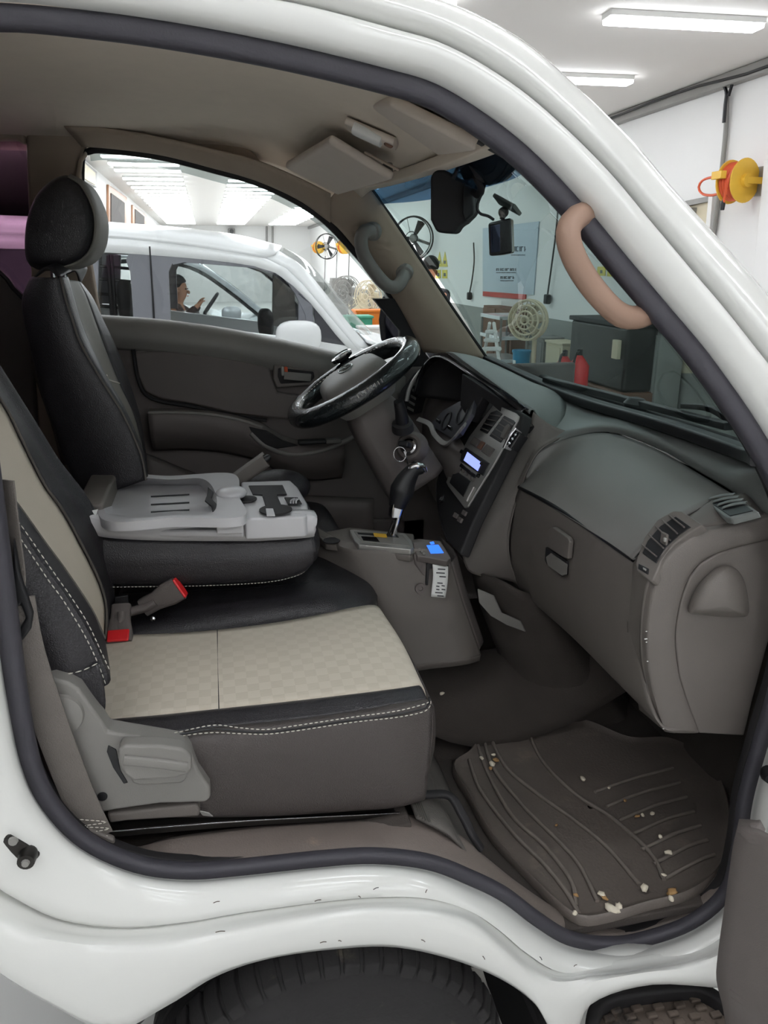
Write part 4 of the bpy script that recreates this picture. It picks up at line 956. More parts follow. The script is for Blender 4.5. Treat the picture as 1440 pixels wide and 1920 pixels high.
# ================================================================== driver door (closed, far side)
door = thing('driver_door', 'dark grey closed driver door with window, armrest and red tabbed latch', 'door', (.1, 1.5, .75))
DY = 1.48
dp = lambda pts, y=DY: PL(pts, Y=y)
beltpx = [(150, 588), (190, 592), (300, 600), (420, 616), (520, 636), (640, 664), (760, 700)]
up0 = [PF(a, b, 1.56) for a, b in beltpx]; up1 = dp([(a, b + 6) for a, b in beltpx], 1.49); up2 = dp([(a, b + 34) for a, b in beltpx], 1.47); up3 = dp([(a, b + 60) for a, b in beltpx], 1.485)
loft('door_cap', [up0, up1, up2, up3], 'trim_grey', door, 40, 5, thick=.006)
prism('door_panel', dp([(150, 640), (300, 650), (420, 668), (520, 690), (640, 716), (800, 750), (800, 1010), (150, 1010)], 1.50), (0, .03, 0), 'trim_dark', door, bevel=.01)
ins = [(252, 660), (300, 658), (400, 668), (480, 682), (505, 690), (512, 712), (520, 735), (545, 740), (600, 745), (640, 760), (600, 790), (520, 785), (440, 776), (360, 758), (300, 748), (272, 735), (258, 705)]
prism('door_insert', dp(ins, 1.475), (0, .03, 0), 'trim_dark', door, bevel=.008, seg=3)
tube('insert_groove', dp([(250, 655), (258, 705), (272, 738), (300, 752), (360, 762), (440, 780), (500, 788)], 1.478), .006, 'black_soft', door, n=30, seg=6)
lat = prism('latch_bezel', dp([(513, 684), (596, 692), (600, 706), (594, 722), (520, 728), (512, 712)], 1.468), (0, .03, 0), 'trim', door, bevel=.006, seg=3)
prism('latch_recess', dp([(522, 690), (588, 697), (590, 708), (582, 717), (526, 720), (521, 706)], 1.464), (0, .01, 0), 'black_soft', lat, bevel=.004)
sweep('latch_lever', [P(533, 704, Y=1.455), P(555, 706, Y=1.45), P(582, 708, Y=1.46)], rrect(.012, .006), 'trim_grey', lat, n=10, up=(0, 0, 1))
box('lock_tab', P(536, 696, Y=1.456), (.012, .012, .028), 'orange_red', lat); box('lock_slider', P(530, 696, Y=1.455), (.01, .012, .03), 'silver', lat)
ar0 = dp([(280, 768), (340, 768), (400, 772), (450, 782), (490, 795), (530, 818), (580, 830), (640, 826)], 1.47)
ar1 = [p + V((0, -.055, -.008)) for p in ar0]; ar2 = [p + V((0, -.05, -.07)) for p in ar0]; ar3 = [p + V((0, .01, -.13)) for p in ar0]
loft('armrest', [ar0, ar1, ar2, ar3], 'trim_dark', door, 40, 5, thick=.006)
tube('armrest_bead', [p + V((0, -.052, 0)) for p in ar0[:5]], .004, 'trim_grey', door, n=20, seg=6)
prism('pull_pocket', dp([(466, 800), (500, 808), (530, 826), (560, 836), (520, 842), (482, 830)], 1.405), (0, .02, 0), 'black_soft', door, bevel=.004)
tube('pocket_lip', dp([(470, 812), (500, 838), (545, 852), (600, 846), (650, 826), (700, 798)], 1.41), .008, 'trim_grey', door, n=24, seg=8)
loft('map_pocket', [dp([(270, 850), (400, 900), (520, 925), (700, 935)], 1.46), dp([(270, 870), (400, 925), (520, 950), (700, 955)], 1.42), dp([(270, 1000), (400, 1030), (520, 1040), (700, 1040)], 1.44)], 'trim_dark', door, 24, 4, thick=.006)
box('window_switch', P(585, 828, Y=1.41), (.09, .03, .014), 'black', door); box('window_switch', P(625, 826, Y=1.41), (.05, .03, .014), 'trim_grey', door)
# window frame, deflector and pane
fo = [(150, 590), (146, 420), (150, 300), (165, 278), (200, 276), (300, 288), (400, 313), (480, 336), (560, 372), (620, 412), (690, 488), (750, 560), (775, 610), (780, 690)]
fi = [(166, 592), (158, 420), (157, 305), (168, 288), (202, 286), (300, 298), (400, 323), (480, 346), (556, 382), (612, 422), (680, 496), (738, 568), (758, 612), (760, 690)]
loft('window_frame', [[PF(a, b, 1.52) for a, b in fo], [PF(a, b, 1.52) for a, b in fi], [PF(a, b, 1.55) for a, b in fi]], 'black_soft', door, 60, 2, arc=False, thick=.006)
loft('rain_deflector', [[PF(a, b, 1.60) for a, b in fi[3:12]], [PF(a + 2, b + 17 - abs(i - 3), 1.64) for i, (a, b) in enumerate(fi[3:12])]], 'deflector', door, 40, 2, arc=False)
prism('window_glass', [PF(a, b, 1.565) for a, b in fi + [(640, 662), (420, 616), (300, 600)]], (0, .004, 0), 'clear', door, bevel=0)
prism('sail_panel', [PF(a, b, 1.50) for a, b in ((700, 560), (745, 560), (775, 600), (800, 665), (830, 700), (745, 700), (750, 620))], (0, .03, 0), 'black_soft', door, bevel=.004)
# outside mirror of the driver door
dm = thing('door_mirror', 'black driver door mirror outside the window behind the steering wheel', 'mirror', P(735, 650, Y=1.72))
mo = PL([(712, 640), (708, 600), (714, 560), (722, 546), (738, 548), (756, 570), (764, 600), (764, 645), (740, 660)], Y=1.74)
prism('mirror_housing', mo, (.06, .1, 0), 'black', dm, bevel=.015, seg=3)
mg = PL([(724, 640), (722, 600), (728, 568), (738, 560), (752, 578), (757, 604), (757, 640), (740, 648)], Y=1.735)
prism('mirror_pane', mg, (.004, .006, 0), 'mirror_glass', dm, bevel=.001)
tube('mirror_arm', [P(755, 640, Y=1.76), P(785, 660, Y=1.66), P(800, 680, Y=1.56)], .018, 'black', dm, n=10, seg=8)

# ================================================================== dashboard
dash = thing('dashboard', 'grey brown dashboard with glovebox, vents and instrument hood', 'dashboard', (.85, .78, .85))
EY = .125
endo = PL([(1470, 962), (1440, 969), (1370, 986), (1310, 999), (1272, 1023), (1242, 1056), (1223, 1105), (1214, 1151), (1211, 1205), (1215, 1259), (1229, 1319), (1245, 1369)], Y=EY)
# side cheek at the doorway
endi = PL([(1480, 1002), (1440, 1009), (1386, 1021), (1342, 1034), (1310, 1053), (1288, 1080), (1272, 1124), (1263, 1172), (1262, 1210), (1269, 1265), (1286, 1319), (1306, 1372)], Y=EY)
loft('end_rim', [[p + V((0, .02, 0)) for p in endo], [p + V((.002, .004, -.001)) for p in endo], [p + V((.006, -.002, -.003)) for p in endo], [a.lerp(b, .5) + V((0, -.006, 0)) for a, b in zip(endo, endi)], [p + V((0, -.003, 0)) for p in endi], [p + V((.002, .006, 0)) for p in endi]], 'trim', dash, 60, 3, thick=.003)
cap_o = endi + PL([(1391, 1377), (1407, 1308), (1435, 1205), (1470, 1080)], Y=EY)
cap = prism('end_cover', [p + V((.0035, -.004, -.002)) for p in cap_o], (0, .02, 0), 'trim', dash, bevel=.004, seg=3)
def shell(v):
    return Vector((v.x, v.y, v.z if v.z > -.35 else -.35 - (v.z + .35) * .1))
# shell shaped swelling on the cover
so_ = [(1291, 1147), (1299, 1115), (1318, 1086), (1343, 1065), (1367, 1060), (1388, 1075), (1400, 1105), (1404, 1150), (1385, 1157), (1350, 1156), (1318, 1153)]
def srow(k, dy): return [P(x + (1360 - x) * k, y + (1136 - y) * k, Y=EY - .004 - dy) for x, y in so_]
loft('cover_swelling', [srow(0, 0), srow(.04, .010), srow(.22, .024), srow(.5, .034), srow(.8, .038), srow(.98, .039)], 'trim', cap, 66, 3, closed=True, arc=False)
# passenger side: top pad, rounded crash pad and glovebox, lofted along the cab from the profile at the doorway
def prof(y, k):                      # k: 0 doorway .. 1 centre of the cab
    dz = .062 * k
    return [V((1.03, y, 1.262 + dz)), V((.95, y, 1.262 + dz)), V((.90, y, 1.258 + dz))]
ycur = [(.135, 0), (.2, .35), (.32, .7), (.5, .95), (.7, 1), (.82, 1)]
lipx = [P(a, b, Y=y) for (a, b), y in zip([(1440, 968), (1376, 914), (1318, 880), (1228, 830), (1140, 803), (1062, 815), (1010, 840)], (.135, .235, .36, .55, .70, .78, .80))]
topf = [P(1470, 880, Y=.09), P(1440, 862, Y=.12), P(1400, 852, Y=.25), P(1250, 802, Y=.55), P(1170, 778, Y=.75), P(1100, 758, Y=.94), P(1040, 735, Y=1.1)]
topf = [p + V((.02, 0, -.01)) for p in topf]
loft('top_pad', [topf, [a.lerp(b, .5) + V((0, 0, .006)) for a, b in zip(topf, lipx)], [a.lerp(b, .92) + V((0, 0, .004)) for a, b in zip(topf, lipx)], [p + V((.004, 0, -.010)) for p in lipx]], 'dash_top', dash, 44, 5, arc=False, thick=.005)
# rounded crash pad between the top pad groove and the glovebox seam
crown = [p + V((-.004, 0, -.013)) for p in lipx[1:]] + [P(988, 870, Y=.80)]
c2 = [P(a, b, Y=y) for (a, b), y in zip([(1330, 945), (1262, 905), (1190, 868), (1110, 845), (1050, 850), (1012, 872), (985, 900)], (.20, .34, .50, .66, .76, .79, .80))]
c3 = [P(a, b, Y=y) for (a, b), y in zip([(1255, 985), (1200, 950), (1140, 920), (1070, 893), (1028, 885), (1000, 895), (979, 908)], (.19, .32, .46, .62, .72, .77, .795))]
c4 = [P(a, b, X=x) for (a, b), x in zip([(1190, 1044), (1148, 1015), (1100, 985), (1050, 955), (1015, 935), (992, 922), (975, 912)], (.748, .75, .75, .75, .75, .75, .75))]
loft('crash_pad', [crown, c2, c3, c4, [p + V((.012, 0, -.002)) for p in c4]], 'crash_pad', dash, 40, 6, arc=False, thick=.004)
# corner of the dash round the side vent
v0 = PL([(1440, 969), (1376, 916)], Y=.15)
cn0 = [p + V((0, .012, 0)) for p in endo[1:]]
tgt = [P(1400, 925, Y=.2), P(1345, 935, Y=.2), P(1300, 962, Y=.195), P(1262, 985, Y=.19), P(1235, 1010, Y=.19), P(1205, 1035, Y=.2), P(1190, 1056, Y=.215), P(1183, 1090, X=.747), P(1178, 1150, X=.742), P(1180, 1205, X=.746), P(1200, 1330, X=.785)]
loft('dash_corner', [cn0, [a.lerp(b, .5) + V((-.003, 0, .003)) for a, b in zip(cn0, tgt)], tgt], 'trim', dash, 50, 4, arc=False, thick=.004)
# glovebox lid
gt = [P(1210, 1082, Y=.165)] + PL([(1188, 1056), (1100, 994), (1040, 955), (974, 918)], X=.752)
gm = [P(1220, 1118, Y=.14)] + PL([(1178, 1105), (1100, 1045), (1035, 1000), (958, 968)], X=.744)
g2 = [P(1213, 1190, Y=.14)] + PL([(1180, 1180), (1105, 1120), (1035, 1065), (952, 1020)], X=.742)
g3 = [P(1220, 1282, Y=.14)] + PL([(1195, 1270), (1120, 1200), (1045, 1130), (956, 1065)], X=.752)
g4 = [P(1246, 1366, Y=.14)] + PL([(1232, 1352), (1150, 1270), (1070, 1190), (976, 1108)], X=.782)
gl = loft('glovebox_lid', [[p + V((.02, 0, 0)) for p in gt], gt, gm, g2, g3, g4, [p + V((.06, 0, -.012)) for p in g4]], 'trim', dash, 36, 5, arc=False, thick=.004)
tube('lid_gap', [p + V((-.001, 0, .007)) for p in gt[1:]], .0055, 'black', gl, n=30, seg=6)
hk = PL([(1028, 992), (1036, 988), (1064, 1008), (1067, 1016), (1064, 1048), (1056, 1046), (1026, 1026)], X=.726)
gh_ = prism('lid_latch', hk, (.012, 0, 0), 'trim', gl, bevel=.003, seg=2)
rc_ = PL([(1023, 1026), (1062, 1052), (1061, 1078), (1053, 1081), (1026, 1060), (1021, 1050)], X=.732)
prism('latch_recess', rc_, (.006, 0, 0), 'black_soft', gl, bevel=.001); prism('latch_scoop', PL([(1023, 1044), (1032, 1037), (1062, 1058), (1061, 1077), (1053, 1080), (1026, 1061)], X=.730), (.004, 0, 0), 'trim_grey', gl, bevel=.002)
# side air vent
vpl = plane3(P(1204, 1037, Y=.185), P(1267, 968, Y=.180), P(1230, 1056, Y=.142))
vn = vpl[1] if vpl[1].x < 0 else -vpl[1]
vq = lambda pts, off=0: [P(a, b, pl=(vpl[0] + vn * off, vpl[1])) for a, b in pts]
hs = [(1191, 1056), (1207, 1008), (1232, 974), (1262, 957), (1278, 958), (1318, 984), (1290, 1000), (1262, 1022), (1240, 1052), (1224, 1088), (1218, 1090), (1193, 1070)]
sv_ = prism('side_vent', vq(hs, .006), -vn * .02, 'trim', dash, bevel=.004, seg=3)
prism('vent_opening', vq([(1204, 1037), (1214, 1014), (1238, 986), (1267, 968), (1295, 988), (1274, 1002), (1248, 1026), (1230, 1056)], .0075), -vn * .004, 'black', sv_, bevel=.001)
for k in range(5):
    t_ = (k + .5) / 5 if k < 5 else 1
    a0 = P(1204 + (1267 - 1204) * t_, 1037 + (968 - 1037) * t_ - 10 * math.sin(math.pi * t_), pl=vpl); b0 = P(1230 + (1295 - 1230) * t_, 1056 + (988 - 1056) * t_ - 4 * math.sin(math.pi * t_), pl=vpl)
    sweep('slat', [a0 + vn * .009, a0.lerp(b0, .5) + vn * .010, b0 + vn * .009], rrect(.003, .0014, .8), 'trim_dark', sv_, n=6, up=vn)
box('vent_tab', P(1246, 1010, pl=(vpl[0] + vn * .012, vpl[1])), (.006, .02, .022), 'trim', sv_, bevel=.003); box('vent_knob', P(1247, 1012, pl=(vpl[0] + vn * .016, vpl[1])), (.006, .006, .008), 'silver', sv_, bevel=.002)
prism('shutter_window', vq([(1197, 1056), (1216, 1066), (1214, 1077), (1196, 1066)], .0078), -vn * .004, 'black', sv_, bevel=.001); prism('shutter_tab', vq([(1205, 1063), (1211, 1066), (1210, 1070), (1205, 1067)], .01), -vn * .004, 'silver', sv_, bevel=.001)
# demister grille on top
tpl = plane3(P(1332, 936, Y=.235), P(1382, 934, Y=.17), P(1358, 970, Y=.13)); tn = tpl[1] if tpl[1].z > 0 else -tpl[1]
tq = lambda pts, off=0: [P(a, b, pl=(tpl[0] + tn * off, tpl[1])) for a, b in pts]
dv = prism('demister_grille', tq([(1322, 938), (1372, 930), (1384, 932), (1422, 958), (1370, 972), (1358, 970)], .009), -tn * .014, 'dash_top', dash, bevel=.003)
prism('grille_opening', tq([(1331, 941), (1378, 934), (1412, 957), (1368, 967)], .0105), -tn * .004, 'black', dv, bevel=.001)
for k in range(4):
    u0 = (k + .6) / 4.4
    a0 = P(1331 + 37 * u0, 941 + 26 * u0, pl=tpl); b0 = P(1378 + 34 * u0, 934 + 23 * u0, pl=tpl)
    sweep('slat', [a0 + tn * .012, a0.lerp(b0, .5) + tn * .014, b0 + tn * .012], rrect(.0012, .004, .6), 'dash_top', dv, n=6, up=tn)
for a, b in ((1212, 1184), (1211, 1198), (1212, 1204), (1214, 1240), (1245, 1366)):
    box('scuff_mark', P(a, b, Y=.120), (.003 + .003 * (a % 2), .002, .002), 'paper', dash, bevel=.0008)
# centre flank between glovebox and centre stack
f0 = PL([(1000, 772), (992, 800), (978, 835), (950, 890), (918, 950), (890, 1000), (866, 1040)], Y=.83)
f1 = [P(a, b, Y=.81) for a, b in ((1030, 795), (1010, 820), (985, 870), (955, 930), (920, 990), (895, 1040), (885, 1075))]
f2 = [P(a, b, Y=.80) for a, b in ((1060, 808), (1012, 838), (986, 878), (972, 915), (952, 985), (948, 1040), (960, 1090))]
f3 = [P(a, b, Y=.79) for a, b in ((1070, 812), (1016, 842), (990, 882), (977, 918), (957, 985), (955, 1045), (976, 1110))]
loft('centre_flank', [f0, f1, f2, f3], 'trim', dash, 40, 5, arc=False, thick=.004)
# driver side top: hood over the instruments
h1 = [P(774, 742, Y=1.36), P(783, 706, Y=1.35), P(798, 681, Y=1.32), P(815, 670, Y=1.27), P(837, 675, Y=1.20), P(875, 699, Y=1.08), P(914, 726, Y=.98), P(953, 755, Y=.88), P(978, 776, Y=.835)]
h1b = [p + V((.012, 0, .012)) for p in h1]
h2 = [P(790, 720, Y=1.44), P(800, 690, Y=1.43), P(812, 672, Y=1.38), P(826, 666, Y=1.30), P(846, 664, Y=1.20), P(878, 686, Y=1.07), P(934, 726, Y=.95), P(968, 753, Y=.87), P(994, 772, Y=.83)]
h3 = [P(850, 700, Y=1.48), P(862, 690, Y=1.46), P(885, 680, Y=1.44), P(912, 676, Y=1.42), P(950, 692, Y=1.35), P(1000, 716, Y=1.25), P(1050, 737, Y=1.1), P(1052, 775, Y=.92), P(1030, 836, Y=.80)]
h3 = [p + V((.01, 0, -.008)) for p in h3]
loft('hood_lip', [[p + V((.02, 0, -.006)) for p in h1], h1, h1b, [a.lerp(b, .55) + V((0, 0, .002)) for a, b in zip(h1b, h2)]], 'black_gloss', dash, 50, 4, arc=False, thick=.003)
loft('hood_top', [[a.lerp(b, .6) + V((.004, 0, -.008)) for a, b in zip(h1b, h2)], h2, [p + V((.012, 0, .003)) for p in h2], [a.lerp(b, .5) + V((0, 0, .012)) for a, b in zip(h2, h3)], h3], 'dash_top', dash, 50, 5, arc=False, thick=.003)
# instrument well, gauge glass, bezel strip
i0 = [p + V((.015, 0, -.004)) for p in h1]
i1 = [V((.80, 1.30, 1.26)), V((.81, 1.29, 1.32)), V((.82, 1.27, 1.345)), V((.82, 1.24, 1.355)), V((.825, 1.18, 1.35)), V((.825, 1.10, 1.335)), V((.82, 1.02, 1.31)), V((.81, .95, 1.27)), V((.80, .92, 1.23))]
loft('instrument_well', [i0, i1], 'black_soft', dash, 40, 4, arc=False, thick=.003)
gpl = plane3(P(812, 800, Y=1.24), P(884, 760, Y=1.0), P(852, 818, Y=1.02))
gz = prism('gauge_panel', [P(a, b, pl=gpl) for a, b in ((806, 796), (830, 770), (862, 752), (890, 748), (884, 775), (862, 812), (848, 822))], (.01, 0, -.008), 'gauge', dash, bevel=.001)
for a, b, rr in ((868, 775, .035), (838, 790, .03)):
    lathe('gauge_ring', [(rr, 0), (rr, .004), (rr - .005, .004), (rr - .005, 0)], P(a, b, pl=gpl), -gpl[1] if gpl[1].x > 0 else gpl[1], 'black', gz, 24)
for a, b in ((824, 793), (846, 806)): box('gauge_readout', P(a, b, pl=gpl) + V((-.004, 0, .006)), (.006, .035, .012), 'black_gloss', gz)
sweep('bezel_strip', [P(784, 786, Y=1.30), P(806, 796, Y=1.22), P(815, 815, Y=1.16), P(834, 832, Y=1.08), P(850, 822, Y=1.0), P(872, 796, Y=.95)], rrect(.003, .008, .5), 'trim_grey', dash, n=30, up=(-.7, 0, .7))
# left vent beside the hood
lv = prism('driver_vent', PL([(738, 765), (752, 730), (775, 700), (792, 690), (785, 730), (772, 778)], Y=1.40), (.04, .02, 0), 'black', dash, bevel=.004)
sweep('vent_frame', [P(762, 752, Y=1.39), P(768, 728, Y=1.39), P(784, 702, Y=1.39), P(796, 690, Y=1.39)], rrect(.006, .006), 'silver', lv, n=14, up=(0, 1, 0))
for k in range(7): sweep('slat', [P(764 + 3.2 * k, 764 - 11 * k, Y=1.395), P(775 + 2.2 * k, 770 - 11 * k, Y=1.37)], rrect(.004, .0015), 'silver', lv, n=4, up=(0, 0, 1))
# driver side lower dash and column surround
ld0 = [V((.80, .93, 1.23)), V((.78, 1.05, 1.22)), V((.76, 1.25, 1.25)), V((.74, 1.46, 1.30))]
ld1 = [V((.64, .93, 1.12)), V((.64, 1.05, 1.16)), V((.66, 1.25, 1.18)), V((.68, 1.47, 1.20))]
ld2 = [V((.64, .93, .90)), V((.66, 1.05, .92)), V((.68, 1.25, .94)), V((.70, 1.47, .95))]
ld3 = [V((.80, .93, .80)), V((.80, 1.05, .80)), V((.80, 1.25, .80)), V((.82, 1.47, .80))]
loft('lower_dash', [ld0, ld1, ld2, ld3], 'trim_dark', dash, 24, 5, arc=False, thick=.004)
box('kick_wall', (.92, 1.50, .88), (.62, .03, .95), 'trim_dark', truck, bevel=.01)
box('kick_wall', (1.10, .78, 1.14), (.03, 1.4, .36), 'black_soft', truck, bevel=.01)
box('sill_inner', (.1, 1.50, .62), (1.2, .03, .42), 'trim_dark', truck, bevel=.01)
loft('well_back', [i1, [V((.80, 1.28 - .045 * k, 1.22)) for k in range(9)]], 'black_soft', dash, 20, 3, arc=False, thick=.003)
prism('stack_crown', [P(866, 700, Y=1.03), P(986, 780, Y=.835), P(1004, 800, Y=.82), P(985, 812, Y=.82), P(905, 745, Y=.98), P(880, 790, Y=1.0), P(862, 760, Y=1.03)], (.03, .01, -.01), 'black_soft', dash, bevel=.003)
# centre stack on its leaning plane
sA = P(924, 759, Y=.98); spl_ = plane3(sA, P(971, 780, Y=.81), P(872, 952, Y=.815)); sn = spl_[1] if spl_[1].x < 0 else -spl_[1]
sq_ = lambda pts, off=0: [P(a, b, pl=(spl_[0] + sn * off, spl_[1])) for a, b in pts]
def sp(name, pts, m_, off, th, parent, bevel=.0015): return prism(name, sq_(pts, off), -sn * th, m_, parent, bevel=bevel)
stack = sp('centre_stack', [(905, 735), (950, 755), (982, 776), (976, 800), (930, 890), (888, 975), (862, 1040), (838, 1015), (822, 960), (820, 900), (850, 830), (880, 780)], 'black_soft', -.004, .03, dash, .006)
cu0 = sq_([(905, 735), (880, 780), (850, 830), (820, 900), (822, 960), (838, 1015)], -.006)
loft('stack_cheek', [cu0, [p + V((.10, .02, -.02)) for p in cu0]], 'black_soft', dash, 20, 3, thick=.004)
bz = sp('stack_bezel', [(926, 757), (932, 759), (966, 774), (972, 780), (970, 788), (928, 866), (876, 950), (870, 952), (840, 912), (836, 904), (846, 880), (880, 818)], 'silver', .001, .008, stack, .002)
for pts in ([(920, 773), (931, 769), (942, 776), (913, 813), (899, 806)], [(945, 779), (963, 788), (966, 792), (938, 830), (917, 817)]):
    vo = sp('air_vent', pts, 'black', .0025, .006, stack)
    cx0 = pts[0]; n_ = 4
    for k in range(n_):
        t_ = (k + .5) / n_
        a = (pts[0][0] + (pts[-1][0] - pts[0][0]) * t_, pts[0][1] + (pts[-1][1] - pts[0][1]) * t_); b = (pts[2][0] + (pts[3][0] - pts[2][0]) * t_, pts[2][1] + (pts[3][1] - pts[2][1]) * t_)
        q0, q1 = sq_([a, b], .004); sweep('slat', [q0, q0.lerp(q1, .5) + sn * .001, q1], rrect(.001, .0014), 'trim_dark', vo, n=5, up=sn)
sp('vent_lever', [(947, 798), (953, 794), (956, 798), (942, 822), (937, 820), (940, 812)], 'trim_dark', .008, .008, stack, .002)
for pts, m_ in (([(888, 818), (899, 825), (891, 838), (880, 830)], 'trim_grey'), ([(902, 826), (908, 829), (899, 843), (893, 839)], 'red'), ([(912, 832), (926, 841), (915, 856), (901, 846)], 'trim_grey')):
    sp('dash_switch', pts, 'trim_dark' if m_ == 'trim_grey' else 'brown', .006, .006, stack, .002)
rd = sp('radio', [(872, 838), (917, 868), (905, 892), (858, 862)], 'black', .004, .008, stack, .003)
sp('radio_display', [(876, 847), (902, 867), (895, 883), (869, 863)], 'lcd_white', .0055, .004, rd, .001)
for k in range(5): sp('radio_button', [(861 + 5.6 * k, 874 + 5 * k), (865 + 5.6 * k, 877 + 5 * k), (863 + 5.6 * k, 882 + 5 * k), (859 + 5.6 * k, 879 + 5 * k)], 'trim_dark', .006, .004, rd, .001)
for a, b in ((855, 866), (906, 870), (899, 893), (868, 848)): lathe('radio_knob', [(0, 0), (.006, 0), (.005, .008), (0, .009)], P(a, b, pl=spl_), sn, 'black_gloss', rd, 12)
sp('cassette_slot', [(864, 868), (892, 890), (889, 896), (861, 874)], 'black_gloss', .0065, .004, rd, .001)
pk = sp('stowage_pocket', [(852, 880), (882, 902), (877, 912), (868, 932), (842, 905)], 'black', .003, .006, stack, .002)
sp('pocket_side', [(878, 914), (888, 912), (874, 940), (869, 934)], 'silver', .006, .006, pk, .002)
lathe('lighter_socket', [(.006, 0), (.011, 0), (.011, .006), (.006, .008), (.006, 0)], P(830, 937, pl=spl_), sn, 'chrome', stack, 16)
for a, b in ((852, 960), (860, 968), (868, 955)): sp('lower_switch', [(a, b), (a + 6, b + 4), (a + 2, b + 12), (a - 4, b + 8)], 'trim_dark', .004, .006, stack, .001)
# scent clip on the vent
ac = thing('vent_clip', 'small chrome and black scent clip beside the centre vents', 'air freshener', P(962, 830, Y=.80))
q0, q1 = sq_([(972, 806), (950, 842)], .014)
sweep('clip_plate', [q0, q0.lerp(q1, .5) + sn * .003, q1], rrect(.012, .004, .9), 'chrome', ac, n=14, up=sn)
q0, q1 = sq_([(980, 815), (962, 842)], .006)
sweep('clip_body', [q0, q0.lerp(q1, .5), q1], rrect(.016, .008, .8), 'black_gloss', ac, n=10, up=sn)
for k in range(3): lathe('vent_bead', [(0, 0), (.004, 0), (.003, .003), (0, .004)], q0.lerp(q1, .2 + .3 * k) + sn * .016, sn, 'chrome', ac, 10)

# ================================================================== steering column and wheel
colm = thing('steering_column', 'grey brown steering column shroud with stalk and ignition lock', 'steering column', (.6, 1.1, 1.0))
WC = V((.375, 1.10, 1.355)); wlo = P(545, 790, Y=1.1); whi = P(778, 640, Y=1.1)
WC = wlo.lerp(whi, .5); dwn = (whi - wlo).normalized(); wax = V((0, 1, 0)).cross(dwn); wax = wax if wax.z > 0 else -wax    # wheel axis, towards the driver
WR = (whi - wlo).length / 2 - .022
ax0 = WC - wax * .06; ax1 = WC - wax * .34
rowsx = []
for t_, a_, b_ in ((0, .055, .05), (.12, .075, .07), (.4, .08, .08), (.75, .083, .085), (1, .085, .088)):
    c = ax0.lerp(ax1, t_); rowsx.append([c + V((0, 1, 0)) * s[0] + dwn * s[1] for s in rrect(a_, b_, .55, 4)])
loft('column_shroud', [r_ + [r_[0]] for r_ in rowsx], 'trim_dark', colm, 40, 5, arc=False, thick=.003)
stk = [P(755, 800, Y=.98), P(752, 775, Y=.965), P(747, 752, Y=.955)]
sk_ = tube('stalk', stk, .0165, 'black', colm, n=16, seg=14, scale=[1.25, .95, .8]); lathe('stalk_boot', [(0, -.01), (.030, -.01), (.028, .012), (.016, .018), (0, .018)], stk[0], stk[1] - stk[0], 'black_soft', sk_, 18)
ig = P(770, 838, Y=.985)
il = lathe('ignition_lock', [(.045, -.02), (.042, 0), (.034, .012), (.026, .012), (.022, .004), (0, .004)], ig, (-.55, -.75, .35), 'trim_dark', colm, 24)
lathe('lock_ring', [(.016, .010), (.021, .010), (.021, .016), (.016, .018), (.016, .010)], ig, (-.55, -.75, .35), 'chrome', il, 20)
key = thing('ignition_key', 'black headed key with a ring hanging from the ignition lock', 'key', P(765, 862, Y=.93))
iax = V((-.55, -.75, .35)).normalized()
box('key_head', ig + iax * .045, (.016, .03, .03), 'black', key, basis(iax), bevel=.005, seg=3); box('key_blade', ig + iax * .018, (.008, .003, .03), 'chrome', key, basis(iax), bevel=.001)
krc = ig + iax * .055 + V((-.01, 0, -.028))
tube('key_ring', [krc + V((.017 * math.cos(a), .004 * math.sin(a), .019 * math.sin(a))) for a in [2 * math.pi * k / 12 for k in range(12)]], .0014, 'chrome', key, n=30, seg=6, closed=True)
tube('key_chain', [krc + V((.012, 0, .008)), krc + V((.02, -.005, -.02)), krc + V((.018, -.005, -.05))], .002, 'chrome', key, n=10, seg=5)
sw = thing('steering_wheel', 'steering wheel in a shiny black leather cover with spinner knob', 'steering wheel', WC - wax * .08)
rimp = [WC + V((0, 1, 0)) * (WR * math.sin(a)) + dwn * (WR * math.cos(a)) for a in [2 * math.pi * k / 28 for k in range(28)]]
rim_ = tube('rim_cover', rimp, .0265, 'leather_dash', sw, n=96, seg=16, closed=True)
rin = [WC + wax * .019 + V((0, 1, 0)) * ((WR - .020) * math.sin(a)) + dwn * ((WR - .020) * math.cos(a)) for a in [2 * math.pi * k / 28 for k in range(29)]]
dashes('rim_lacing', rin, 'thread', rim_, .008, .005, .0012)
def wpt(u, v, h): return WC + V((0, 1, 0)) * u + dwn * v + wax * h
hub = []
for h, s in ((-.055, .82), (-.03, 1.0), (-.005, 1.0), (.012, .93), (.022, .75), (.026, .4), (.027, .02)):
    hub.append([wpt(.112 * s * x, .098 * s * y + .004, h * 1.35 + .004) for x, y in rrect(1, 1, .55, 5)])
loft('airbag_pad', [r_ + [r_[0]] for r_ in hub], 'trim_grey', sw, 60, 3, arc=False)
for a0 in (90, -90, 180):
    a = R(a0); di = V((math.sin(a), math.cos(a), 0)); w_ = .030 if abs(a0) == 90 else .036
    e0 = wpt(di.x * .07, di.y * .06, -.02); e1 = wpt(di.x * (WR - .01), di.y * (WR - .01), -.004)
    sweep('spoke', [e0, e0.lerp(e1, .5) - wax * .012, e1], rrect(.010, w_, .6), 'trim_dark' if abs(a0) == 90 else 'silver', sw, n=12, up=wax)
em = [wpt(.034 * math.cos(a), .021 * math.sin(a), .0415) for a in [2 * math.pi * k / 16 for k in range(16)]]
emb = tube('emblem_ring', em, .0022, 'emblem', sw, n=32, seg=6, closed=True)
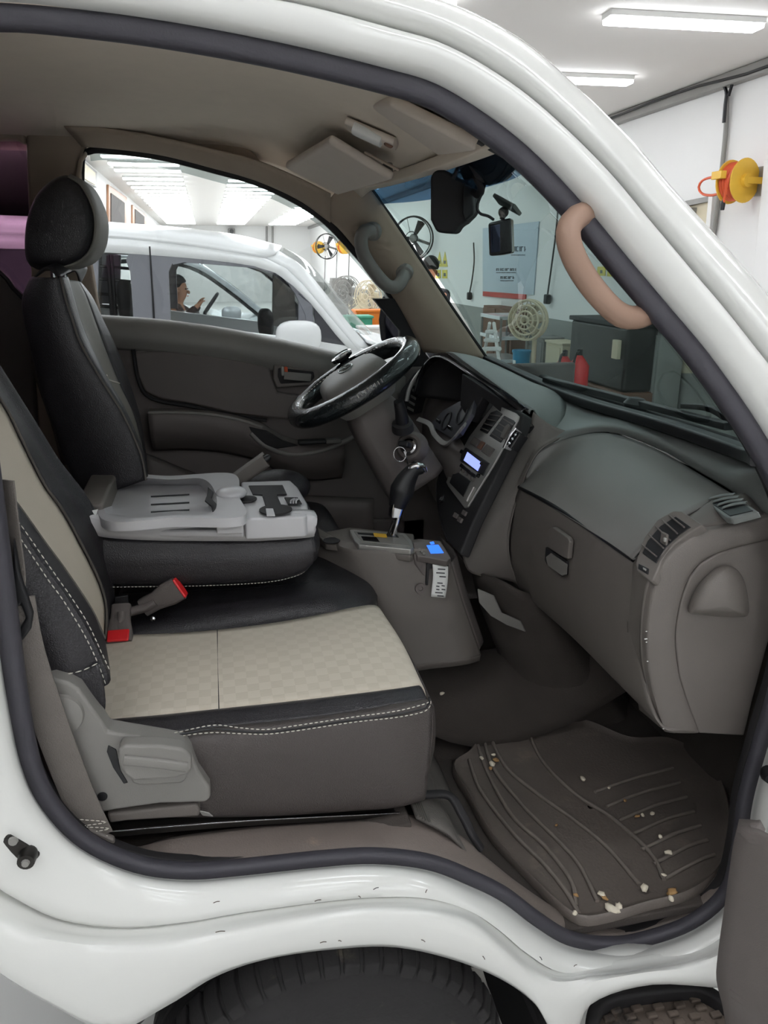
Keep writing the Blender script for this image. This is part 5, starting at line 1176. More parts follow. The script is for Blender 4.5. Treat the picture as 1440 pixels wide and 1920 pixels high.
tube('emblem_letter', [wpt(-0.0189, -0.0149, .0425), wpt(-0.0121, 0.0000, .0425), wpt(-0.0135, 0.0149, .0425)], .002, 'emblem', emb, n=8, seg=6); tube('emblem_letter', [wpt(0.0135, -0.0149, .0425), wpt(0.0121, 0.0000, .0425), wpt(0.0189, 0.0149, .0425)], .002, 'emblem', emb, n=8, seg=6); tube('emblem_letter', [wpt(-0.0135, 0.0041, .0425), wpt(0, 0, .0425), wpt(0.0135, -0.0041, .0425)], .002, 'emblem', emb, n=8, seg=6)
kn = P(643, 672, Y=1.27) - wax * .022
sk2 = lathe('spinner_knob', [(0, 0), (.014, 0), (.016, .016), (.032, .022), (.034, .030), (.026, .036), (0, .038)], kn, wax, 'black_gloss', sw, 24)
lathe('knob_ring', [(.027, .034), (.033, .030), (.034, .034), (.027, .038), (.027, .034)], kn, wax, 'chrome', sk2, 24)
box('knob_clamp', kn - wax * .004, (.03, .04, .03), 'black', sk2, basis(wax), bevel=.004)
# worn lettering patch on the cover: little scuffs
for k in range(9):
    a = R(-58 + 2.6 * k); p = wpt(-(WR + .0) * math.cos(a - R(0)) , 0, 0)
for k in range(8):
    a = math.pi * 1.5 - .12 + .05 * k
    c = WC + V((0, 1, 0)) * ((WR + .0255) * math.sin(a)) + dwn * ((WR + .0255) * math.cos(a)) + wax * .006
    box('worn_mark', c, (.003, .002, .010), 'trim_grey', rim_, basis(wax), bevel=.0005)

# ================================================================== passenger seat
ps = thing('passenger_seat', 'front passenger seat in black leather with beige checked fabric', 'seat', (.05, .38, .72))
# backrest: curves running top to bottom, from the far bolster to the near side
B0 = PL([(-150, 470), (-60, 590), (0, 690), (60, 785), (110, 865), (160, 930), (190, 990), (204, 1050), (210, 1110), (206, 1170), (200, 1200)], Y=.63)
B0b = PL([(-180, 470), (-90, 600), (-15, 705), (48, 805), (98, 888), (148, 962), (178, 1025), (196, 1080), (203, 1130), (202, 1180), (199, 1210)], Y=.585)
B1 = PL([(-180, 500), (-60, 665), (8, 764), (34, 815), (80, 907), (117, 960), (156, 1032), (184, 1090), (196, 1130), (198, 1160), (196, 1195)], Y=.50)
B2 = PL([(-220, 660), (-110, 780), (-50, 850), (0, 912), (32, 950), (82, 1020), (112, 1060), (140, 1100), (160, 1130), (176, 1158), (194, 1200)], Y=.25)
B3 = PL([(-230, 700), (-110, 830), (-50, 895), (7, 952), (37, 990), (82, 1055), (108, 1092), (126, 1117), (160, 1170), (186, 1225), (203, 1262)], Y=.165)
B4 = PL([(-230, 720), (-110, 855), (-50, 925), (10, 980), (40, 1017), (87, 1087), (108, 1115), (126, 1142), (155, 1190), (180, 1242), (196, 1285)], Y=.150)
B5 = PL([(-250, 800), (-150, 930), (-80, 1000), (-20, 1060), (0, 1090), (40, 1150), (55, 1175), (70, 1200), (85, 1230), (100, 1260), (120, 1300)], Y=.135)
B6 = [p + V((-.13, .03, .0)) for p in B5]
loft('backrest_bolster', [[p + V((-.06, .02, 0)) for p in B0], B0, B0b, B1], 'leather', ps, 40, 5, arc=False, thick=.006)
bc = [a.lerp(b, .5) + V((-.014, 0, -.004)) for a, b in zip(B1, B2)]
bf = loft('backrest_fabric', [[p + V((-.004, 0, 0)) for p in B1], bc, [p + V((-.004, 0, 0)) for p in B2]], 'fabric_plain', ps, 40, 6, arc=False, thick=.005)
loft('backrest_bolster', [B2, B3, B4, B5, B6], 'leather', ps, 44, 5, arc=False, thick=.006)
loft('backrest_rear', [B6, [V((p.x - .06, .38, p.z)) for p in B6], [p + V((-.12, .02, 0)) for p in B0]], 'leather', ps, 30, 4, arc=False, thick=.006)
tube('piping', [p + V((.002, 0, .002)) for p in B1], .0025, 'piping', bf, n=40, seg=6); tube('piping', [p + V((.002, 0, .002)) for p in B2], .0025, 'piping', bf, n=40, seg=6)
sm0 = P(0, 868, Y=.44); sm1 = P(34, 828, Y=.5)
tube('cross_seam', [P(-60, 905, Y=.3), P(-20, 882, Y=.40), sm1], .0022, 'piping', bf, n=12, seg=5)
lf = (.004, -.003, .003)
dashes('stitching', B3, 'thread', ps, .007, .0035, .0011, lf); dashes('stitching', B4, 'thread', ps, .007, .0035, .0011, (.003, -.004, .002))
tube('backrest_seam', [a.lerp(b, .5) + V((.002, -.003, .001)) for a, b in zip(B3, B4)], .002, 'black', ps, n=50, seg=5)
low = PL([(60, 1272), (95, 1266), (130, 1262), (160, 1254), (188, 1240)], Y=.136)
dashes('stitching', low, 'thread', ps, .009, .004, .0011, (0, -.006, .002))
# lower skirt of the backrest
K0 = PL([(62, 1273), (95, 1268), (130, 1264), (160, 1256), (184, 1244)], Y=.138); K1 = PL([(100, 1320), (130, 1322), (160, 1325), (180, 1330), (197, 1300)], Y=.14); K2 = PL([(120, 1350), (150, 1352), (175, 1352), (188, 1350), (193, 1343)], Y=.15)
loft('backrest_skirt', [K0, K1, K2], 'leather', ps, 20, 4, thick=.006)
# cushion
CZs = .93
def cz(a, b, z=CZs): return P(a, b, Z=z)
n0 = [cz(196, 1352, .925), cz(300, 1343), cz(415, 1331), cz(540, 1318, .932), cz(660, 1304, .934), cz(740, 1294, .932), cz(780, 1288, .925)]
n1 = [cz(206, 1192, .925), cz(300, 1190), cz(404, 1183), cz(510, 1170, .932), cz(600, 1154, .934), cz(660, 1141, .932), cz(700, 1136, .925)]
cmid = [a.lerp(b, .5) + V((0, 0, .008)) for a, b in zip(n0, n1)]
rear0 = [n0[0] + V((-.12, 0, 0)), cmid[0] + V((-.12, 0, 0)), n1[0] + V((-.12, 0, 0))]
fr = [n0[-1] + V((.022, 0, -.04)), cmid[-1] + V((.03, 0, -.04)), n1[-1] + V((.022, 0, -.04))]
cf = loft('cushion_fabric', [[rear0[0]] + n0 + [n0[-1] + V((.016, .01, -.012)), fr[0] + V((0, .01, 0))], [rear0[1]] + cmid + [cmid[-1] + V((.018, 0, -.012)), fr[1]], [rear0[2]] + n1 + [n1[-1] + V((.016, -.01, -.012)), fr[2]]], 'fabric', ps, 60, 8, arc=False, thick=.005)
tube('cushion_seam', [n0[2] + V((-.004, 0, .001)), n0[2].lerp(n1[2], .5) + V((0, 0, .0085)), n1[2] + V((.004, 0, .001))], .0022, 'black_soft', cf, n=20, seg=5)
tube('piping', n1, .003, 'piping', cf, n=40, seg=6)
# near bolster and side panel
e1 = [P(a, b, Y=y) for a, b, y in ((205, 1380, .165), (300, 1378, .16), (415, 1364, .158), (540, 1352, .156), (660, 1336, .156), (740, 1322, .158), (800, 1312, .175))]
e1m = [a.lerp(b, .45) + V((0, 0, .010)) for a, b in zip(n0, e1)]
loft('cushion_bolster', [n0, e1m, e1], 'leather', ps, 50, 6, arc=False, thick=.005)
e2 = [P(a, b, Y=y) for a, b, y in ((205, 1402, .145), (300, 1385, .142), (415, 1374, .14), (540, 1362, .138), (660, 1348, .138), (740, 1336, .14), (806, 1324, .165))]
e3 = [P(a, b, Y=y) for a, b, y in ((205, 1440, .135), (300, 1420, .132), (415, 1410, .13), (540, 1400, .13), (660, 1390, .13), (740, 1380, .132), (809, 1360, .16))]
e4 = [P(a, b, Y=y) for a, b, y in ((215, 1530, .15), (300, 1530, .15), (415, 1530, .145), (540, 1526, .14), (660, 1518, .14), (740, 1512, .142), (795, 1498, .165))]
loft('cushion_side', [e1, e2, e3, [a.lerp(b, .6) + V((0, -.004, 0)) for a, b in zip(e3, e4)], e4, [p + V((0, .05, -.005)) for p in e4]], 'leather_side', ps, 50, 5, arc=False, thick=.005)
# front face of the cushion
fx = [[e1[-1], e3[-1], e4[-1]], [fr[0] + V((.004, -.02, .01)), fr[0] + V((.012, .0, -.08)), fr[0] + V((-.01, .0, -.16))], [fr[1] + V((.004, 0, 0)), fr[1] + V((.012, 0, -.08)), fr[1] + V((-.01, 0, -.16))], [fr[2] + V((.004, .03, 0)), fr[2] + V((.0, .05, -.08)), fr[2] + V((-.02, .05, -.16))]]
loft('cushion_front', fx, 'leather_side', ps, 16, 6, thick=.005)
s1 = [P(a, b, Y=.145) for a, b in ((285, 1379), (330, 1370), (400, 1356), (450, 1361), (500, 1364), (560, 1356), (660, 1341), (740, 1330), (795, 1316), (802, 1308), (797, 1298))]
s2 = [P(a, b, Y=.138) for a, b in ((310, 1384), (350, 1376), (400, 1371), (450, 1373), (500, 1374), (560, 1367), (660, 1352), (740, 1343), (790, 1333), (804, 1322), (806, 1310))]
dashes('stitching', s1, 'thread', ps, .006, .003, .0010, (0, -.012, .004)); dashes('stitching', s2, 'thread', ps, .006, .003, .0010, (0, -.007, .002))
tube('side_seam', [a.lerp(b, .5) + V((0, -.009, .002)) for a, b in zip(s1, s2)], .0018, 'black', ps, n=40, seg=5)
# recliner cover with lever
RY = .105
rp = lambda pts, y=RY: PL(pts, Y=y)
rc1 = prism('recliner_cover', rp([(70, 1278), (100, 1272), (128, 1280), (148, 1292), (166, 1318), (188, 1348), (203, 1372), (300, 1388), (345, 1396), (358, 1410), (372, 1445), (394, 1478), (395, 1498), (384, 1506), (300, 1508), (215, 1520), (180, 1528), (160, 1470), (130, 1400), (90, 1330)]), (0, .04, 0), 'trim_grey', ps, bevel=.008, seg=3)
lathe('recliner_pivot', [(.03, 0), (.036, 0), (.034, .006), (.022, .009), (0, .010)], P(112, 1340, Y=RY), (0, -1, 0), 'trim_grey', rc1, 28)
prism('pivot_mark', rp([(92, 1313), (106, 1314), (100, 1330)], RY - .010), (0, .004, 0), 'trim_dark', rc1, bevel=.0005)
prism('lever_recess', rp([(203, 1398), (218, 1406), (226, 1445), (240, 1468), (232, 1470), (212, 1440), (200, 1410)], RY - .0015), (0, .006, 0), 'black', rc1, bevel=.001)
lathe('cover_hole', [(0, 0), (.008, 0), (.008, .0015), (0, .0015)], P(192, 1493, Y=RY), (0, -1, 0), 'black', rc1, 18)
lv_ = prism('recline_lever', rp([(221, 1408), (230, 1398), (300, 1398), (345, 1405), (358, 1418), (360, 1444), (352, 1452), (330, 1460), (250, 1466), (232, 1452), (222, 1432)], RY - .030), (0, .028, 0), 'trim_grey', rc1, bevel=.010, seg=4)
sweep('lever_ridge', rp([(232, 1424), (270, 1428), (310, 1432), (350, 1438)], RY - .030), rrect(.005, .009, .9), 'trim_grey', lv_, n=12, up=(0, 1, 0))
prism('lever_foot', rp([(240, 1452), (300, 1450), (352, 1446), (350, 1462), (340, 1470), (262, 1474), (248, 1470)], RY - .018), (0, .018, 0), 'trim_grey', rc1, bevel=.005, seg=3)
prism('seat_base_cover', rp([(200, 1527), (368, 1508), (376, 1518), (374, 1532), (240, 1540), (205, 1545)], RY + .01), (0, .03, 0), 'trim', ps, bevel=.005, seg=2)
# slide rail
sr = [P(205, 1556, Y=.13), P(460, 1536, Y=.15), P(745, 1522, Y=.17)]
sweep('slide_rail', sr, rrect(.006, .012), 'steel_dark', ps, n=10, up=(0, 0, 1)); sweep('rail_edge', [p + V((0, -.012, .007)) for p in sr], rrect(.0012, .002), 'chrome', ps, n=10, up=(0, 0, 1))
prism('rail_clip', PL([(372, 1520), (392, 1524), (400, 1532), (380, 1530)], Y=.135), (0, .005, 0), 'silver', ps, bevel=.001)
box('seat_frame', (.03, .38, .775), (.5, .42, .10), 'black_soft', ps, bevel=.01)
# belt strap running to its floor anchor, with the tongue on the post
sb = thing('seat_belt', 'grey passenger seat belt running down the door post to the sill', 'seat belt', P(185, 1575, Y=.1))
sweep('strap', PL([(30, 1120), (42, 1190), (58, 1250), (85, 1330), (118, 1420), (150, 1500), (182, 1568)], Y=.085), rrect(.0015, .025, .5), 'belt', sb, n=40, up=(0, 1, 0))
sweep('strap', PL([(12, 900), (24, 1000), (34, 1080), (30, 1130)], Y=.09), rrect(.0015, .012, .5), 'belt', sb, n=20, up=(.5, 1, 0))
prism('tongue', PL([(25, 1010), (38, 1080), (52, 1120), (62, 1150), (58, 1180), (40, 1205), (30, 1190), (48, 1160), (38, 1135), (20, 1150)], Y=.078), (0, .012, 0), 'black', sb, bevel=.004, seg=3)
dashes('strap_stitching', PL([(150, 1535), (200, 1540), (155, 1548), (205, 1552), (160, 1562), (208, 1566)], Y=.083), 'thread', sb, .006, .002, .0009, (0, -.002, 0))
prism('anchor_cover', PL([(140, 1552), (150, 1548), (215, 1575), (214, 1590), (180, 1592), (140, 1568)], Y=.078), (0, .012, 0), 'trim', sb, bevel=.004)
# buckles
def buckle(label, c, dirv, upv, grp, stalk_pts, face):
    t = thing('seat_buckle', label, 'buckle', c, grp); d = Vector(dirv).normalized(); B = basis(d, upv)
    o = mk('buckle_body', [c + B @ V((x * .014 * (1 if z > -.03 else .8), y * .027 * (1 if z > -.03 else .75), z)) for z in (-.068, -.035, .0, .026) for x, y in rrect(1, 1, .5, 3)], [tuple(range(16))[::-1], tuple(range(48, 64))] + [(j * 16 + i, j * 16 + (i + 1) % 16, (j + 1) * 16 + (i + 1) % 16, (j + 1) * 16 + i) for j in range(3) for i in range(16)], 'trim_dark', t, 40)
    if face == 'end': box('release_button', c + B @ V((0, 0, .0275)), (.024, .048, .007), 'red', t, B, bevel=.003)
    else:
        box('release_button', c + B @ V((.012, 0, .014)), (.007, .044, .028), 'red', t, B, bevel=.003)
    tube('buckle_stalk', stalk_pts, .011, 'trim_dark', t, n=14, seg=8)
bA = P(318, 1112, Y=.60); d1 = P(352, 1100, Y=.585) - P(280, 1140, Y=.60)
buckle('grey seat buckle with red end pointing up beside the folded middle seat', bA, d1, (0, -1, .15), 'seat belt buckles', [P(225, 1150, Y=.60), P(248, 1146, Y=.60), P(275, 1138, Y=.60), P(292, 1128, Y=.60)], 'end')
bB = P(224, 1187, Y=.545); d2 = P(222, 1222, Y=.50) - P(226, 1168, Y=.56)
buckle('seat buckle with a bright red button lying on the beige cushion', bB, d2, (0, -.4, 1), 'seat belt buckles', [P(228, 1150, Y=.58), P(228, 1160, Y=.57), P(226, 1172, Y=.56)], 'top')
prism('buckle_plate', PL([(214, 1120), (240, 1116), (242, 1150), (232, 1160), (214, 1158)], Y=.60), (0, .01, 0), 'black', ps, bevel=.003)
lathe('rivet', [(0, 0), (.006, 0), (.005, .005), (0, .006)], P(224, 1154, Y=.592), (0, -1, .5), 'chrome', ps, 12); lathe('rivet', [(0, 0), (.006, 0), (.005, .005), (0, .006)], P(287, 1160, Y=.59), (0, -1, .2), 'chrome', ps, 12)

# ================================================================== middle seat: black cushion and folded backrest with tray
ms = thing('middle_seat_cushion', 'black leather middle seat cushion under the folded tray backrest', 'seat', (.05, .74, .75))
m0 = [V((-.26, .60, .905)), V((0, .60, .925)), V((.2, .595, .935)), P(640, 1142, Z=.928), P(690, 1136, Z=.915), P(706, 1135, Z=.89)]
m1 = [V((-.26, .72, .915)), V((0, .72, .94)), V((.2, .72, .95)), P(640, 1078, Z=.945), P(684, 1082, Z=.925), P(702, 1090, Z=.88)]
m2 = [V((-.26, .84, .915)), V((0, .84, .94)), V((.2, .84, .95)), P(600, 1025, Z=.95), P(640, 1030, Z=.94), P(668, 1045, Z=.90)]
m3 = [V((-.26, .96, .90)), V((0, .96, .92)), V((.18, .96, .93)), P(560, 990, Z=.945), P(590, 1000, Z=.93), P(612, 1010, Z=.90)]
loft('cushion', [[p + V((0, -.01, -.10)) for p in m0], m0, m1, m2, m3, [p + V((0, .01, -.1)) for p in m3]], 'leather', ms, 40, 6, arc=False, thick=.005)
tube('piping', [P(592, 1000, Z=.945), P(640, 1030, Z=.94), P(672, 1058, Z=.92), P(692, 1090, Z=.91), P(704, 1130, Z=.90), P(704, 1142, Z=.88)], .0028, 'piping', ms, n=24, seg=6)
tube('cushion_seam', [P(230, 1112, Z=.93), P(400, 1106, Z=.945), P(585, 1093, Z=.95), P(690, 1090, Z=.915)], .002, 'black', ms, n=24, seg=5)
fb = thing('folded_middle_seat', 'folded middle seat backrest with grey plastic tray and cup holders', 'console', (-.05, .77, .95))
def fy(pts, y): return PL(pts, Y=y)
lo = fy([(150, 1000), (200, 1008), (300, 1012), (400, 1014), (500, 1013), (560, 1010), (583, 1005)], .615)
md = [P(a, b, Y=.60) for a, b in ((160, 1050), (210, 1055), (300, 1058), (400, 1058), (500, 1055), (565, 1048), (590, 1035))]
bt = [P(a, b, Y=.625) for a, b in ((170, 1095), (215, 1096), (300, 1096), (400, 1094), (500, 1088), (560, 1076), (583, 1056))]
mirf = lambda c: [V((p.x, 1.54 - p.y, p.z)) for p in c]
fsb = loft('leather_back', [lo, md, bt, [V((p.x, .77, p.z - .01)) for p in bt], mirf(bt), mirf(md), mirf(lo)], 'leather', fb, 40, 5, arc=False, thick=.005)
# rounded front end of the leather body
loft('leather_end', [[lo[-1], md[-1], bt[-1]], [V((p.x + .02, .68, p.z)) for p in (lo[-1], md[-1], bt[-1])], [V((p.x + .02, .86, p.z)) for p in (lo[-1], md[-1], bt[-1])], mirf([lo[-1], md[-1], bt[-1]])], 'leather', fb, 10, 5, thick=.005)
dashes('stitching', [P(a, b, Y=.615) for a, b in ((212, 1099), (300, 1098), (400, 1096), (500, 1090), (555, 1078), (578, 1062), (586, 1035), (588, 1012))], 'thread', fb, .005, .0025, .001, (0, -.005, 0))
# grey plastic shell: skirt
k0 = fy([(166, 968), (190, 975), (300, 986), (456, 984), (470, 975), (584, 968), (588, 985)], .605)
k1 = fy([(172, 1000), (205, 1008), (300, 1013), (456, 1014), (500, 1013), (582, 1007), (587, 1000)], .605)
sk3 = loft('tray_skirt', [[p + V((0, .03, .004)) for p in k0], k0, k1], 'tray_plastic', fb, 30, 3, arc=False, thick=.004)
def zq(a, b, z=1.185): return P(a, b, Z=z)
TZ = 1.168
# tray body as an open dish: outer rim, inner lip, floor
to = [zq(188, 972, TZ), zq(320, 974, TZ), zq(455, 975, TZ), zq(446, 935, TZ), zq(432, 889, TZ), zq(320, 892, TZ), zq(205, 895, TZ), zq(196, 935, TZ)]
trim_t = prism('tray_body', [p + V((0, 0, -.024)) for p in to], (0, 0, -.016), 'tray_plastic', fb, bevel=.005, seg=3)
ti = [(216, 898), (372, 894), (388, 898), (398, 912), (402, 922), (394, 936), (408, 945), (410, 956), (400, 966), (206, 972), (204, 968)]
to2 = [zq(a, b, TZ + .014) for a, b in ((190, 972), (330, 971), (455, 968), (448, 930), (436, 888), (320, 892), (212, 892))]
ti2 = [zq(a, b, TZ + .014) for a, b in ((202, 966), (330, 965), (398, 962), (404, 925), (380, 898), (320, 899), (220, 899))]
fl2 = [zq(a, b, TZ - .016) for a, b in ((218, 960), (330, 958), (385, 955), (388, 930), (372, 910), (320, 910), (228, 912))]
fl3 = [p.lerp(zq(305, 935, TZ - .016), .97) for p in fl2]
loft('tray_dish', [[p + V((0, 0, -.02)) for p in to2], to2, ti2, fl2, fl3], 'tray_plastic', fb, 80, 3, closed=True, arc=False, vs_smooth=False, smooth=35)
for y0_ in (929, 944, 958):
    q = [zq(283, y0_ + 2, TZ - .0145), zq(320, y0_, TZ - .0145), zq(355, y0_ - 2, TZ - .0145)]
    sweep('tray_groove', q, rrect(.0015, .0028, .8), 'black', trim_t, n=8, up=(0, 0, 1))
# plain deck right of the dish and pull tab
prism('tray_deck', [zq(404, 968, TZ + .012), zq(455, 967, TZ + .012), zq(447, 930, TZ + .012), zq(436, 889, TZ + .012), zq(388, 893, TZ + .012), zq(400, 905, TZ + .012), zq(408, 925, TZ + .012), zq(402, 938, TZ + .012), zq(412, 950, TZ + .012)], (0, 0, -.04), 'tray_plastic', fb, bevel=.003)
prism('dish_notch', [zq(390, 912, TZ + .013), zq(400, 922, TZ + .013), (zq(396, 934, TZ + .013)), zq(408, 946, TZ + .013), zq(409, 958, TZ + .013), zq(399, 962, TZ + .013), zq(396, 948, TZ + .013), zq(384, 938, TZ + .013), zq(388, 928, TZ + .013)], (0, 0, -.004), 'black_soft', fb, bevel=.001)
ell('pull_tab', zq(434, 924, TZ + .015), (.036, .038, .014), 'tray_plastic', fb)
# cup holder block
ch = [zq(452, 903, TZ - .004), zq(545, 900, TZ - .006), zq(558, 912, TZ - .008), zq(576, 942, TZ - .010), zq(580, 962, TZ - .012), zq(572, 968, TZ - .012), zq(458, 972, TZ - .006)]
cb = prism('cup_holder_block', ch, (0, 0, -.05), 'tray_plastic', fb, bevel=.006, seg=3)
top_z = TZ - .002
prism('square_well', [zq(466, 910, top_z), zq(530, 909, top_z), (zq(538, 926, top_z)), zq(519, 927, top_z), zq(530, 952, top_z), zq(500, 954, top_z), zq(492, 927, top_z), zq(474, 926, top_z)], (0, 0, -.004), 'black_soft', cb, bevel=.001)
lathe('cup_ring', [(0, 0), (.036, 0), (.036, .003), (0, .003)], zq(517, 957, top_z - .002), (0, 0, 1), 'black_soft', cb, 28)
prism('cup_insert', [zq(498, 953, top_z + .002), zq(512, 953, top_z + .002), zq(516, 966, top_z + .002), zq(500, 966, top_z + .002)], (0, 0, -.003), 'tray_plastic', cb, bevel=.001)
lathe('cup_ring', [(0, 0), (.024, 0), (.024, .003), (0, .003)], zq(462, 937, top_z), (0, 0, 1), 'black_soft', cb, 22)
prism('coin_slot', [zq(533, 932, top_z + .002), zq(558, 932, top_z + .002), zq(566, 943, top_z + .002), zq(540, 944, top_z + .002)], (0, 0, -.004), 'black_soft', cb, bevel=.001)
for k in range(3): tube('coin_rib', [zq(545 + 5 * k, 943, top_z + .003), zq(546 + 5 * k, 938, top_z + .005), zq(552 + 4 * k, 935, top_z + .003)], .002, 'tray_plastic', cb, n=8, seg=5)
box('hinge_block', P(185, 930, Y=.80), (.06, .30, .05), 'trim', fb, bevel=.008); prism('hinge_label', PL([(170, 958), (184, 955), (180, 966), (174, 966)], Y=.615), (0, .003, 0), 'paper', fb, bevel=.0005)

# ================================================================== driver seat
ds = thing('driver_seat', 'black leather driver seat with headrest beside the far door', 'seat', (-.1, 1.12, .75))
D0 = PL([(60, 520), (45, 560), (48, 600), (62, 660), (80, 730), (105, 800), (128, 865), (160, 930)], Y=.93)
D1 = PL([(112, 520), (120, 556), (134, 600), (150, 645), (186, 708), (228, 775), (262, 850), (272, 900)], Y=.90)
D2 = PL([(126, 520), (136, 552), (148, 596), (165, 640), (198, 705), (238, 775), (266, 850), (274, 900)], Y=.96)
D3 = PL([(146, 528), (160, 556), (176, 600), (196, 655), (222, 720), (250, 780), (268, 850), (274, 900)], Y=1.24)
D4 = PL([(150, 532), (172, 560), (192, 600), (216, 650), (240, 712), (260, 780), (270, 850), (274, 900)], Y=1.34)
loft('backrest_side', [[p + V((0, .03, 0)) for p in D0], D0, [a.lerp(b, .5) + V((0, -.02, 0)) for a, b in zip(D0, D1)], D1, D2], 'leather', ds, 40, 5, arc=False, thick=.005)
dfc = loft('backrest_fabric', [D2, [a.lerp(b, .5) + V((-.012, 0, 0)) for a, b in zip(D2, D3)], D3], 'fabric_grey', ds, 40, 5, arc=False, thick=.005)
loft('backrest_bolster', [D3, D4, [p + V((-.06, .03, 0)) for p in D4]], 'leather', ds, 40, 4, arc=False, thick=.005)
tube('piping', [p + V((.002, -.002, 0)) for p in D1], .003, 'piping', ds, n=40, seg=6)
loft('backrest_top', [[D0[0] + V((0, .03, 0)), V((D0[0].x, 1.12, D0[0].z + .015)), V((D0[0].x, 1.34, D0[0].z))], [D0[0].lerp(D1[0], .5) + V((0, .02, .02)), V((D0[0].x + .06, 1.12, D0[0].z + .04)), V((D0[0].x + .06, 1.34, D0[0].z + .02))], [D1[0], V((D1[0].x, 1.12, D1[0].z + .012)), D4[0]]], 'leather', ds, 20, 6, thick=.005)
tube('cross_seam', [p + V((.003, 0, .002)) for p in (D2[4], D2[4].lerp(D3[4], .5) + V((-.012, 0, 0)), D3[4])], .002, 'thread', dfc, n=10, seg=5)
# headrest: a padded shell whose lit front is painted as a lighter face
hcx = [P(a, b, Y=1.12) for a, b in ((70, 500), (62, 440), (78, 380), (108, 345), (140, 334), (165, 350), (186, 390), (192, 425), (186, 465), (166, 492), (130, 506))]
HC = P(128, 424, Y=1.12)
def hsec(y_, s): return [V((HC.x + (p.x - HC.x) * s, y_, HC.z + (p.z - HC.z) * s)) for p in hcx]
loft('headrest', [hsec(.975, .5), hsec(.983, .78), hsec(1.005, .93), hsec(1.06, 1), hsec(1.18, 1), hsec(1.235, .93), hsec(1.257, .78), hsec(1.265, .3)], 'leather', ds, 44, 4, closed=True)
hl = loft('headrest_cap', [hsec(.975, .5), hsec(.972, .25), hsec(.971, .02)], 'leather', ds, 44, 2, closed=True)
fsl = lambda y_, s_: [p + V((.004, 0, 0)) for p in hsec(y_, s_)[4:11]]
loft('headrest_lit_face', [fsl(1.0, .92), fsl(1.03, .985), fsl(1.07, 1.0), fsl(1.17, 1.0), fsl(1.21, .985), fsl(1.24, .9)], 'fabric_grey', ds, 30, 4, arc=False, thick=.004)
for a in (100, 122): tube('headrest_post', [P(a - 2, 500, Y=1.1 + .001 * a), P(a, 520, Y=1.1 + .001 * a)], .006, 'chrome', ds, n=4, seg=8)
# cushion of the driver seat
q0 = [V((-.25, .99, .93)), V((0, .985, .95)), V((.2, .985, .96)), V((.30, .99, .945)), V((.33, 1.0, .90))]
q1 = [V((-.25, 1.15, .93)), V((0, 1.15, .94)), V((.2, 1.15, .95)), V((.31, 1.15, .945)), V((.345, 1.15, .90))]
q2 = [V((-.25, 1.34, .93)), V((0, 1.34, .95)), V((.2, 1.34, .96)), V((.30, 1.34, .945)), V((.33, 1.33, .90))]
loft('cushion', [[p + V((0, 0, -.14)) for p in q0], q0, q1, q2, [p + V((0, 0, -.14)) for p in q2]], 'leather', ds, 24, 5, arc=False, thick=.005)
loft('cushion_front', [[q0[-1], q1[-1], q2[-1]], [p + V((.0, 0, -.12)) for p in (q0[-1], q1[-1], q2[-1])]], 'leather_side', ds, 12, 4, thick=.005)
# leather bulge showing past the cup holders
ell('cushion_bulge', P(520, 915, Y=1.0), (.09, .06, .05), 'leather', ds)
# parking brake
pb = thing('parking_brake', 'grey parking brake lever raised beside the cup holders', 'brake lever', P(440, 905, Y=.95))
hb0 = P(440, 903, Y=.955); hb1 = P(497, 862, Y=.955)
lvr = sweep('lever_grip', [hb0, hb0.lerp(hb1, .5), hb1], rrect(.014, .020, .7, 4), 'trim', pb, n=10, up=(0, 1, 0))
lathe('release_button', [(0, 0), (.009, 0), (.009, .012), (.006, .016), (0, .016)], hb1, hb1 - hb0, 'black', pb, 14)
sweep('lever_rib', [hb0 + V((-.004, -.01, .02)), hb1 + V((-.004, -.01, .02))], rrect(.003, .004), 'trim_grey', lvr, n=6, up=(0, 1, 0))

# ================================================================== floor console with selector
fc = thing('floor_console', 'grey floor console with automatic selector gate in front of the seats', 'console', (.5, .8, .62))
CT = 1.005
ctop = [P(592, 1002, Z=CT), P(660, 990, Z=CT), P(740, 995, Z=CT), P(800, 1005, Z=CT - .005)]
nr = .715
sideT = [P(592, 1004, Z=1.0), P(620, 1020, Y=nr + .12), P(655, 1035, Y=nr + .05), P(720, 1040, Y=nr + .01), P(775, 1038, Y=nr), P(812, 1040, Y=nr), P(846, 1055, Y=nr + .01)]
sideM = [P(600, 1060, Y=nr + .14), P(640, 1080, Y=nr + .08), P(690, 1100, Y=nr + .02), P(735, 1130, Y=nr - .01), P(790, 1130, Y=nr - .015), P(840, 1130, Y=nr - .01), P(866, 1125, Y=nr + .01)]
sideB = [P(640, 1150, Y=nr + .1), P(680, 1180, Y=nr + .06), P(720, 1215, Y=nr), P(762, 1236, Y=nr - .03), P(810, 1232, Y=nr - .035), P(870, 1225, Y=nr - .03), P(898, 1218, Y=nr)]
sideF = [p + V((0, -.01, -.012)) for p in sideB]; sideG = [p + V((0, -.004, -.03)) for p in sideB]
loft('console_side', [[p + V((0, .05, .012)) for p in sideT], [p + V((0, .006, .004)) for p in sideT], sideT, sideM, sideB, sideF, sideG], 'trim', fc, 40, 5, arc=False, thick=.004)
